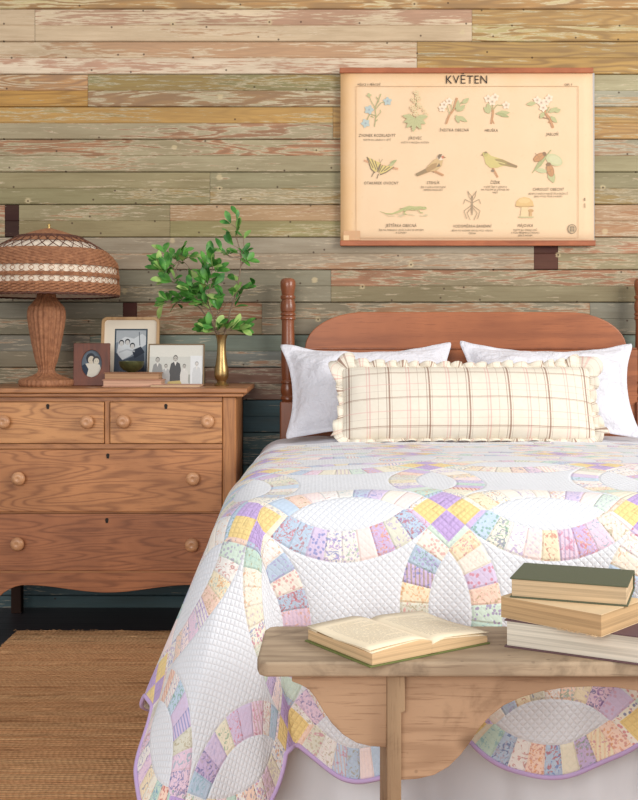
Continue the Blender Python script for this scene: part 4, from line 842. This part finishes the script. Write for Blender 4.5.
# bed skirt: gathered cloth round the foot and the two sides
path = []; sx0, sx1, sy = -.12, 1.235, -2.035
def seg_(p, q_, n):
    return [(p[0]+(q_[0]-p[0])*i/n, p[1]+(q_[1]-p[1])*i/n) for i in range(n)]
pl = seg_((sx0, -.3), (sx0, sy), 90)+seg_((sx0, sy), (sx1, sy), 90)+seg_((sx1, sy), (sx1, -.3), 90)+[(sx1, -.3)]
b = M(); vs, fs = [], []; nz = 8
for i, (x, y) in enumerate(pl):
    for j in range(nz):
        t = j/(nz-1); w_ = (.011*sin(i*.42)+.006*sin(i*.97+1)+.006*sin(i*.23))*(.25+.75*t); nx_, ny_ = ((-1, 0) if i < 90 else (0, -1) if i < 180 else (1, 0))
        vs.append((x+nx_*(w_+.012*t), y+ny_*(w_+.012*t), .42-(.42-.012)*t))
for i in range(len(pl)-1):
    for j in range(nz-1): a = i*nz+j; fs.append((a+nz, a, a+1, a+nz+1))
b.add(vs, fs); o = obj('bed_skirt', b, WHITE2, None, smooth=180); m_ = o.modifiers.new('sol', 'SOLIDIFY'); m_.thickness = .0025
tag(o, 'white gathered bed skirt hanging to the floor below the quilt', 'bed skirt')

# ------------------------------------------------------------------ pillows
def pillow_mesh(w, h, t, seed, flange=.02, n=46, m=30, wr=.006, ear=.03, pin=.05, sag=.0, taper=.0):
    """lies in xz (z up), thickness along y, bottom edge at z = 0"""
    b = M(); 
    for sd in (-1, 1):
        vs, fs, uv = [], [], []
        for j in range(m+1):
            for i in range(n+1):
                a, c = -1+2*i/n, -1+2*j/m
                a2, c2 = np.sign(a)*abs(a)**.85, np.sign(c)*abs(c)**.85
                fl = flange/(w/2); fl2 = flange/(h/2)
                ai, ci = min(1, abs(a2)/(1-fl)), min(1, abs(c2)/(1-fl2))
                th = t/2*((1-ai**2.6)*(1-ci**2.6))**.55
                xx = a2*w/2*(1-pin*(1-c2*c2)*abs(a2)**2+ear*(abs(a2*c2))**4); zz_ = c2*h/2*(1-(pin*1.3+(sag if c2 > 0 else 0))*(1-a2*a2)*abs(c2)**2+ear*1.6*(abs(a2*c2))**4); xx *= 1-taper*(1-c2)/2
                p = (xx*6+seed, zz_*9, sd*2.0+seed); wv = noise.noise(p)*wr*1.6+noise.noise((p[0]*2.3, p[1]*2.3, p[2]))*wr
                edge = noise.noise((xx*14+seed, zz_*14, 9))*.006
                yy = sd*(th+max(.0012, wv*(1-ai**6)*(1-ci**6)+.0012))+edge*(ai**4+ci**4)
                vs.append((xx, yy, zz_+h/2)); rt = 1-.05*abs(a2*c2)**14; xx *= rt; zz_ *= rt; vs[-1] = (xx, yy, zz_+h/2); uv.append((xx, zz_))
        for j in range(m):
            for i in range(n):
                q_ = j*(n+1)+i; f = (q_, q_+1, q_+n+2, q_+n+1); fs.append(f if sd < 0 else f[::-1])
        b.add(vs, fs, uv)
    N = (n+1)*(m+1); per = [i for i in range(n+1)]+[j*(n+1)+n for j in range(1, m+1)]+[m*(n+1)+i for i in range(n-1, -1, -1)]+[j*(n+1) for j in range(m-1, 0, -1)]
    for i in range(len(per)): a, c = per[i], per[(i+1) % len(per)]; b.f.append((a, a+N, c+N, c)); b.c.append((1,)*4)
    b.per = per; b.N = N
    return b
def place(b, loc, lean, rz=0, roll=0): return Matrix.Translation(loc) @ Matrix.Rotation(R(rz), 4, 'Z') @ Matrix.Rotation(-R(lean), 4, 'X') @ Matrix.Rotation(R(roll), 4, 'Y')
for (cx, lean, rz, roll, seed, dd, dz, lab) in ((371, 34, 2, -.6, 1.3, 4.0, .722, 'crumpled white pillow against the headboard beside the left bed post'), (550.5, 34, -2, .8, 8.1, 4.0, .724, 'crumpled white pillow against the headboard at far end from the dresser')):
    b = pillow_mesh(.645, .395, .15, seed, .022, wr=.026, ear=.065, pin=.09, sag=.05, taper=.05)
    o = obj('white_pillow', b, WHITE, None, smooth=180); o.matrix_world = place(b, (wx(cx, 4.07), dd-CD, dz), lean, rz, roll); tag(o, lab, 'pillow', 'white pillows')
def rumpled():
    t = NT('rumpled_linen'); P = t.coord(); n = t.noise(t.scale(P, (1, 1, 1.7)), 9, 4, .6, 1.2); n2 = t.noise(t.scale(P, (1.6, 1, 1)), 24, 3, .6, .8)
    t.bump(t.ma('MULTIPLY_ADD', n2, .35, n), .55, .03); t.b.inputs['Sheen Weight'].default_value = .15; return t.fin(C(228, 227, 234), .9, .15)
RUMP = rumpled()
for o_ in [q for q in COL.objects if q.name.startswith('white_pillow')]: o_.data.materials[0] = RUMP
def plaidmat():
    t = NT('cream_plaid'); P = t.sep(t.uv()); u, v = P[0], P[1]
    def ln(c, per_, off, w): return t.ma('LESS_THAN', t.ma('ABSOLUTE', t.ma('SUBTRACT', t.ma('FRACT', t.ma('ADD', t.ma('DIVIDE', c, per_), off)), .5)), w/per_/2)
    wv = t.noise(t.uv(), 60, 2); c = t.mix(wv, C(226, 216, 198), C(234, 226, 211)); br, pk = C(136, 94, 76), C(220, 172, 164)
    for cc, per_, off, w, col, f in ((u, .138, .50, .0056, br, .75), (u, .138, .57, .003, br, .55), (u, .138, .44, .0018, br, .4), (u, .138, .99, .004, pk, .7), (u, .138, .06, .0035, pk, .55), (u, .138, .78, .002, br, .35), (v, .098, .55, .0026, br, .65), (v, .098, .59, .0018, br, .45), (v, .098, .05, .0034, pk, .5), (v, .098, .3, .0016, br, .25)):
        c = t.mix(t.ma('MULTIPLY', ln(cc, per_, off, w), f), c, col)
    t.bump(t.noise(t.uv(), 900, 2), .15, .001); return t.fin(c, .9, .15)
PLAID = plaidmat()
pr_ = empty('plaid_pillow', (wx(467, 3.86), 3.80-CD, .722), 'long cream plaid lumbar pillow with ruffled edge before the white pillows', 'pillow', rot=(-R(24), 0, 0))
b = pillow_mesh(.885, .275, .15, 4.4, .004, 80, 30, .0035, .0, .02); per = b.per; pv_ = [Vector(b.v[i]) for i in per]
obj('pillow_body', b, PLAID, pr_, smooth=180, uv=True)
b = M(); n = len(pv_); cen = Vector((0, 0, .1375)); vs = []; uv = []; fs = []
SUBN = 4; dense = []
for i in range(n):
    for j in range(SUBN): dense.append(pv_[i].lerp(pv_[(i+1) % n], j/SUBN))
nd = len(dense); cum = 0
for i, p in enumerate(dense):
    tn = (dense[(i+16) % nd]-dense[i-16]).normalized(); nr_ = Vector((tn.z, 0, -tn.x))
    if nr_.dot(p-cen) < 0: nr_ = -nr_
    cum += (dense[(i+1) % nd]-p).length
    corner = min(1, (abs(p.x)/.44)**6)*min(1, (abs(p.z-.1375)/.13)**2.5); wd = (.022+.042*corner)*(1+.35*noise.noise((cum*16, 2, 5)))*(.82+.3*abs(sin(cum*pi/.047+1.6*noise.noise((cum*9, 0, 0)))))
    if p.z < .03: wd *= .55
    for q_ in range(4):
        t = q_/3; wavy = ((.009+.009*abs(noise.noise((cum*12, 8, 0))))*sin(cum*2*pi/.047+3.2*noise.noise((cum*9, 0, 0)))+.006*noise.noise((cum*40, 3, 0)))*t**.8*(1+.5*corner)
        side = .008*cos(cum*2*pi/.047+3.2*noise.noise((cum*9, 0, 0)))*t
        vv = p+nr_*(wd*t-.003)+Vector((0, wavy, 0))+tn*side; vs.append(tuple(vv)); uv.append((cum*1.4, wd*t))
for i in range(nd):
    for q_ in range(3): a, c = i*4+q_, ((i+1) % nd)*4+q_; fs.append((a, c, c+1, a+1))
b.add(vs, fs, uv); o = obj('ruffle', b, PLAID, pr_, smooth=180, uv=True); m_ = o.modifiers.new('sol', 'SOLIDIFY'); m_.thickness = .0016; m_.offset = 0

# ------------------------------------------------------------------ bench
BENCHW = woodmat('weathered_bench_wood', C(188, 165, 138), C(116, 96, 78), 0, 1.3, .8, .4, 60, .15, .5, stain=.45)
BENCHA = woodmat('bare_brown_bench_wood', C(186, 152, 122), C(116, 84, 62), 0, 1.1, .8, .35, 50, .15, .6, stain=.4)
HB = .505; ZF, ZB = 1.889, 2.135
bench = empty('wooden_bench', (.6, 2.0-CD, 0), 'weathered plank bench with shaped apron at the foot of the bed', 'bench')
def bp(x, y, D): return wx(x, D)-.6, wz(y, D)
yf, yb = ZF-2.0, ZB-2.0; xl = -.108-.6; xr = 1.30-.6; tk = .026
b = M(); out2 = [(xl+.016, yf), (xl+.004, yf+.012), (xl, yf+.035), (xl+.004, yb-.03), (xl+.012, yb-.006), (xl+.025, yb), (xr-.02, yb), (xr, yb-.03), (xr, yf+.03), (xr-.02, yf)]
n = len(out2); b.add([(x, y, HB-tk) for x, y in out2]+[(x, y, HB) for x, y in out2], [tuple(range(n-1, -1, -1)), tuple(range(n, 2*n))]+[(i, (i+1) % n, (i+1) % n+n, i+n) for i in range(n)])
obj('bench_seat', b, BENCHW, bench, bevel=.005, seg=3)
DA = 1.925; pxs = [(292, 680), (300, 683), (309, 688), (316, 697), (323, 709), (332, 722), (343, 733), (356, 741), (370, 744.5), (386, 745.5)]
apl = [bp(x, y, DA) for x, y in pxs]
arch = [bp(x, y, DA) for x, y in [(404, 778), (418, 777), (434, 773), (448, 765), (460, 753), (470, 740), (479, 726), (490, 714), (503, 704), (520, 696), (540, 690), (565, 686), (590, 685)]]
lx0, lx1 = bp(386, 0, DA)[0], bp(404, 0, DA)[0]; lc = (lx0+lx1)/2; mid = arch[-1][0]; zt_ = HB-tk-.0003
def mir(p): return (2*mid-p[0], p[1])
b = M(); b.prism([(apl[0][0], zt_)]+apl+[(lx0+.002, zt_)], DA-2.0-.009, DA-2.0+.009); obj('end_bracket', b, BENCHA, bench, bevel=.0015)
fullarch = arch+[mir(p) for p in arch[-2::-1]]
b = M(); b.prism([(lx1-.012, zt_)]+[(lx1-.012, fullarch[0][1])]+fullarch+[(2*mid-lx1+.012, fullarch[-1][1]), (2*mid-lx1+.012, zt_)], DA-2.0-.009, DA-2.0+.009); obj('bench_apron', b, BENCHA, bench, bevel=.0015)
b = M(); b.prism([mir(p) for p in [(apl[0][0], zt_)]+apl+[(lx0+.002, zt_)]], DA-2.0-.009, DA-2.0+.009); obj('end_bracket', b, BENCHA, bench, bevel=.0015)
LEGM = woodmat('weathered_leg_wood', C(170, 142, 112), C(108, 82, 62), 2, 1.3, .8, .4, 60, .15, .4, stain=.4)
for s in (0, 1):
    a0, a1 = (lx0, lx1) if s == 0 else (2*mid-lx1, 2*mid-lx0)
    b = M(); z_ = .014 if s == 0 else 0; b = M(); b.prism([(a0, z_), (a1-.0065, z_), (a1-.0065, wz(713.5, 1.9)), (a1, wz(712, 1.9)), (a1, zt_), (a0, zt_)], yf+.012, yb-.015); obj('bench_leg', b, LEGM, bench, bevel=.002)
# open book
def openbook():
    A = Vector((.0914, 1.861-CD)); Lc = Vector((-.029, 2.02-CD)); G = Vector((.1986, 1.933-CD))
    sp_ = (Lc-A).normalized(); pd = (G-A).normalized(); Hh = .197; Wd = .131
    ang = atan2(pd.y, pd.x)
    e = empty('open_book', (G.x, G.y, HB), 'open book with yellowed pages and green cover lying on the bench', 'book', rot=(0, 0, ang))
    COV = plain('mossy_green_cover', C(110, 118, 66), .7, .12, 200); PGE = pagemat('open_page_edges', C(228, 194, 150), 2)
    b = M(); b.box(-Wd-.006, -.010, -.003, Hh+.003, .0003, .0028); b.box(.010, Wd+.004, -.003, Hh+.003, .0003, .0028); b.box(-.010, .010, -.003, Hh+.003, .0003, .002); obj('cover', b, COV, e, bevel=.0008)
    def block(sg, thick, edge_t):
        N = 14; prof = []
        for i in range(N+1):
            t = i/N; x = t*Wd; z = edge_t+(thick-edge_t)*(1-t)**.8 if t > .25 else edge_t+(thick-edge_t)*(.75**.8)*(.35+.65*sin(pi/2*t/.25))
            prof.append((sg*x, .003+max(.004, z)))
        return prof
    for sg, th, ed, nm in ((-1, .030, .019, 'page_block'), (1, .024, .011, 'page_block')):
        pr = block(sg, th, ed); b = M(); b.prism(pr+[(sg*Wd, .003), (0, .003)], 0, Hh); obj(nm, b, PGE, e, bevel=.0006, smooth=30)
        # loose top leaves, printed
        for lv, (lift, sh) in enumerate(((.0007, .0), (.004, -.004)) if sg < 0 else ((.0007, 0), (.0035, -.006))):
            vs, fs, uv = [], [], []
            for i, (x, z) in enumerate(pr):
                t = i/14
                for j in range(9): vs.append((x*(1+sh*4*t*0)+sg*sh*t*-1, .001+(Hh-.002)*j/8, z+lift*(.25+1.1*t)+.0015*sin(j*.8+lv)*t)); uv.append((t if sg > 0 else 1-t, j/8))
            for i in range(14):
                for j in range(8): a = i*9+j; f = (a, a+9, a+10, a+1); fs.append(f if sg > 0 else f[::-1])
            b = M(); b.add(vs, fs, uv); o = obj('page', b, PRINTED, e, uv=True, smooth=180); m_ = o.modifiers.new('sol', 'SOLIDIFY'); m_.thickness = .0006; m_.offset = -1
def printed():
    t = NT('printed_page'); P = t.sep(t.uv()); u, v = P[0], P[1]
    row = t.ma('MULTIPLY', v, 34.0); fr = t.ma('FRACT', row); ri = t.ma('FLOOR', row); wd = t.noise(t.comb(t.ma('MULTIPLY', u, 34), t.ma('MULTIPLY', ri, 3.7), 0.0), 1.0, 2)
    rn = t.n('ShaderNodeTexWhiteNoise', Vector=t.comb(ri, 0.0)).outputs[0]; end = t.ma('MULTIPLY_ADD', t.ma('GREATER_THAN', rn, .8), -.3, .86)
    m = t.ma('MULTIPLY', t.ma('LESS_THAN', t.ma('ABSOLUTE', t.ma('SUBTRACT', fr, .5)), .2), t.ma('GREATER_THAN', wd, .42))
    m = t.ma('MULTIPLY', m, t.ma('MULTIPLY', t.ma('GREATER_THAN', u, .16), t.ma('LESS_THAN', u, end))); m = t.ma('MULTIPLY', m, t.ma('MULTIPLY', t.ma('GREATER_THAN', v, .14), t.ma('LESS_THAN', v, .84)))
    n = t.noise(t.uv(), 3, 3); c = t.mix(n, C(243, 230, 204), C(238, 219, 186)); return t.fin(t.mix(t.ma('MULTIPLY', m, .4), c, C(128, 116, 100)), .85, .15)
PRINTED = printed(); openbook()
# stack of three books
def from_front(xl_, yl, xr_, yr, d):
    Z0, Z1 = F*d/(yl-HY), F*d/(yr-HY); a = Vector((wx(xl_, Z0), Z0-CD)); c = Vector((wx(xr_, Z1), Z1-CD)); return a, c
a, c = from_front(504, 647, 638, 665.5, .545); rz = atan2(c.y-a.y, c.x-a.x)
closed_book('thick_book', (a.x, a.y, HB), rz, .242, .165, .05, CL_PL, PG1, 'thick plum covered book with cream pages, lowest of the stack', 'stacked books on the bench', .0028, .004)
a, c = from_front(500.5, 617, 600, 637, .495); rz = atan2(c.y-a.y, c.x-a.x)
mb = closed_book('paperback_book', (a.x, a.y, HB+.05), rz, .203, .155, .038, PAPER_C, PG3, 'worn coverless looking tan book lying askew, middle of the stack', 'stacked books on the bench', .001, .0006)
b = M(); rn = random.Random(4)
for q_ in range(26):
    x = .12+rn.uniform(0, .08); b.tube([(x, .002, .002), (x+rn.uniform(-.003, .003), -.004, .001), (x+rn.uniform(-.006, .006), -.007-rn.random()*.004, .0012)], .0006, 4)
obj('frayed_edge', b, PAPER_C, mb)
a, c = from_front(509.7, 597.5, 628, 607, .457); rz = atan2(c.y-a.y, c.x-a.x)
closed_book('clothbound_book', (a.x, a.y, HB+.088), rz, .207, .148, .036, CL_OL, PG2, 'olive green clothbound book on top of the stack', 'stacked books on the bench', .0026, .003)
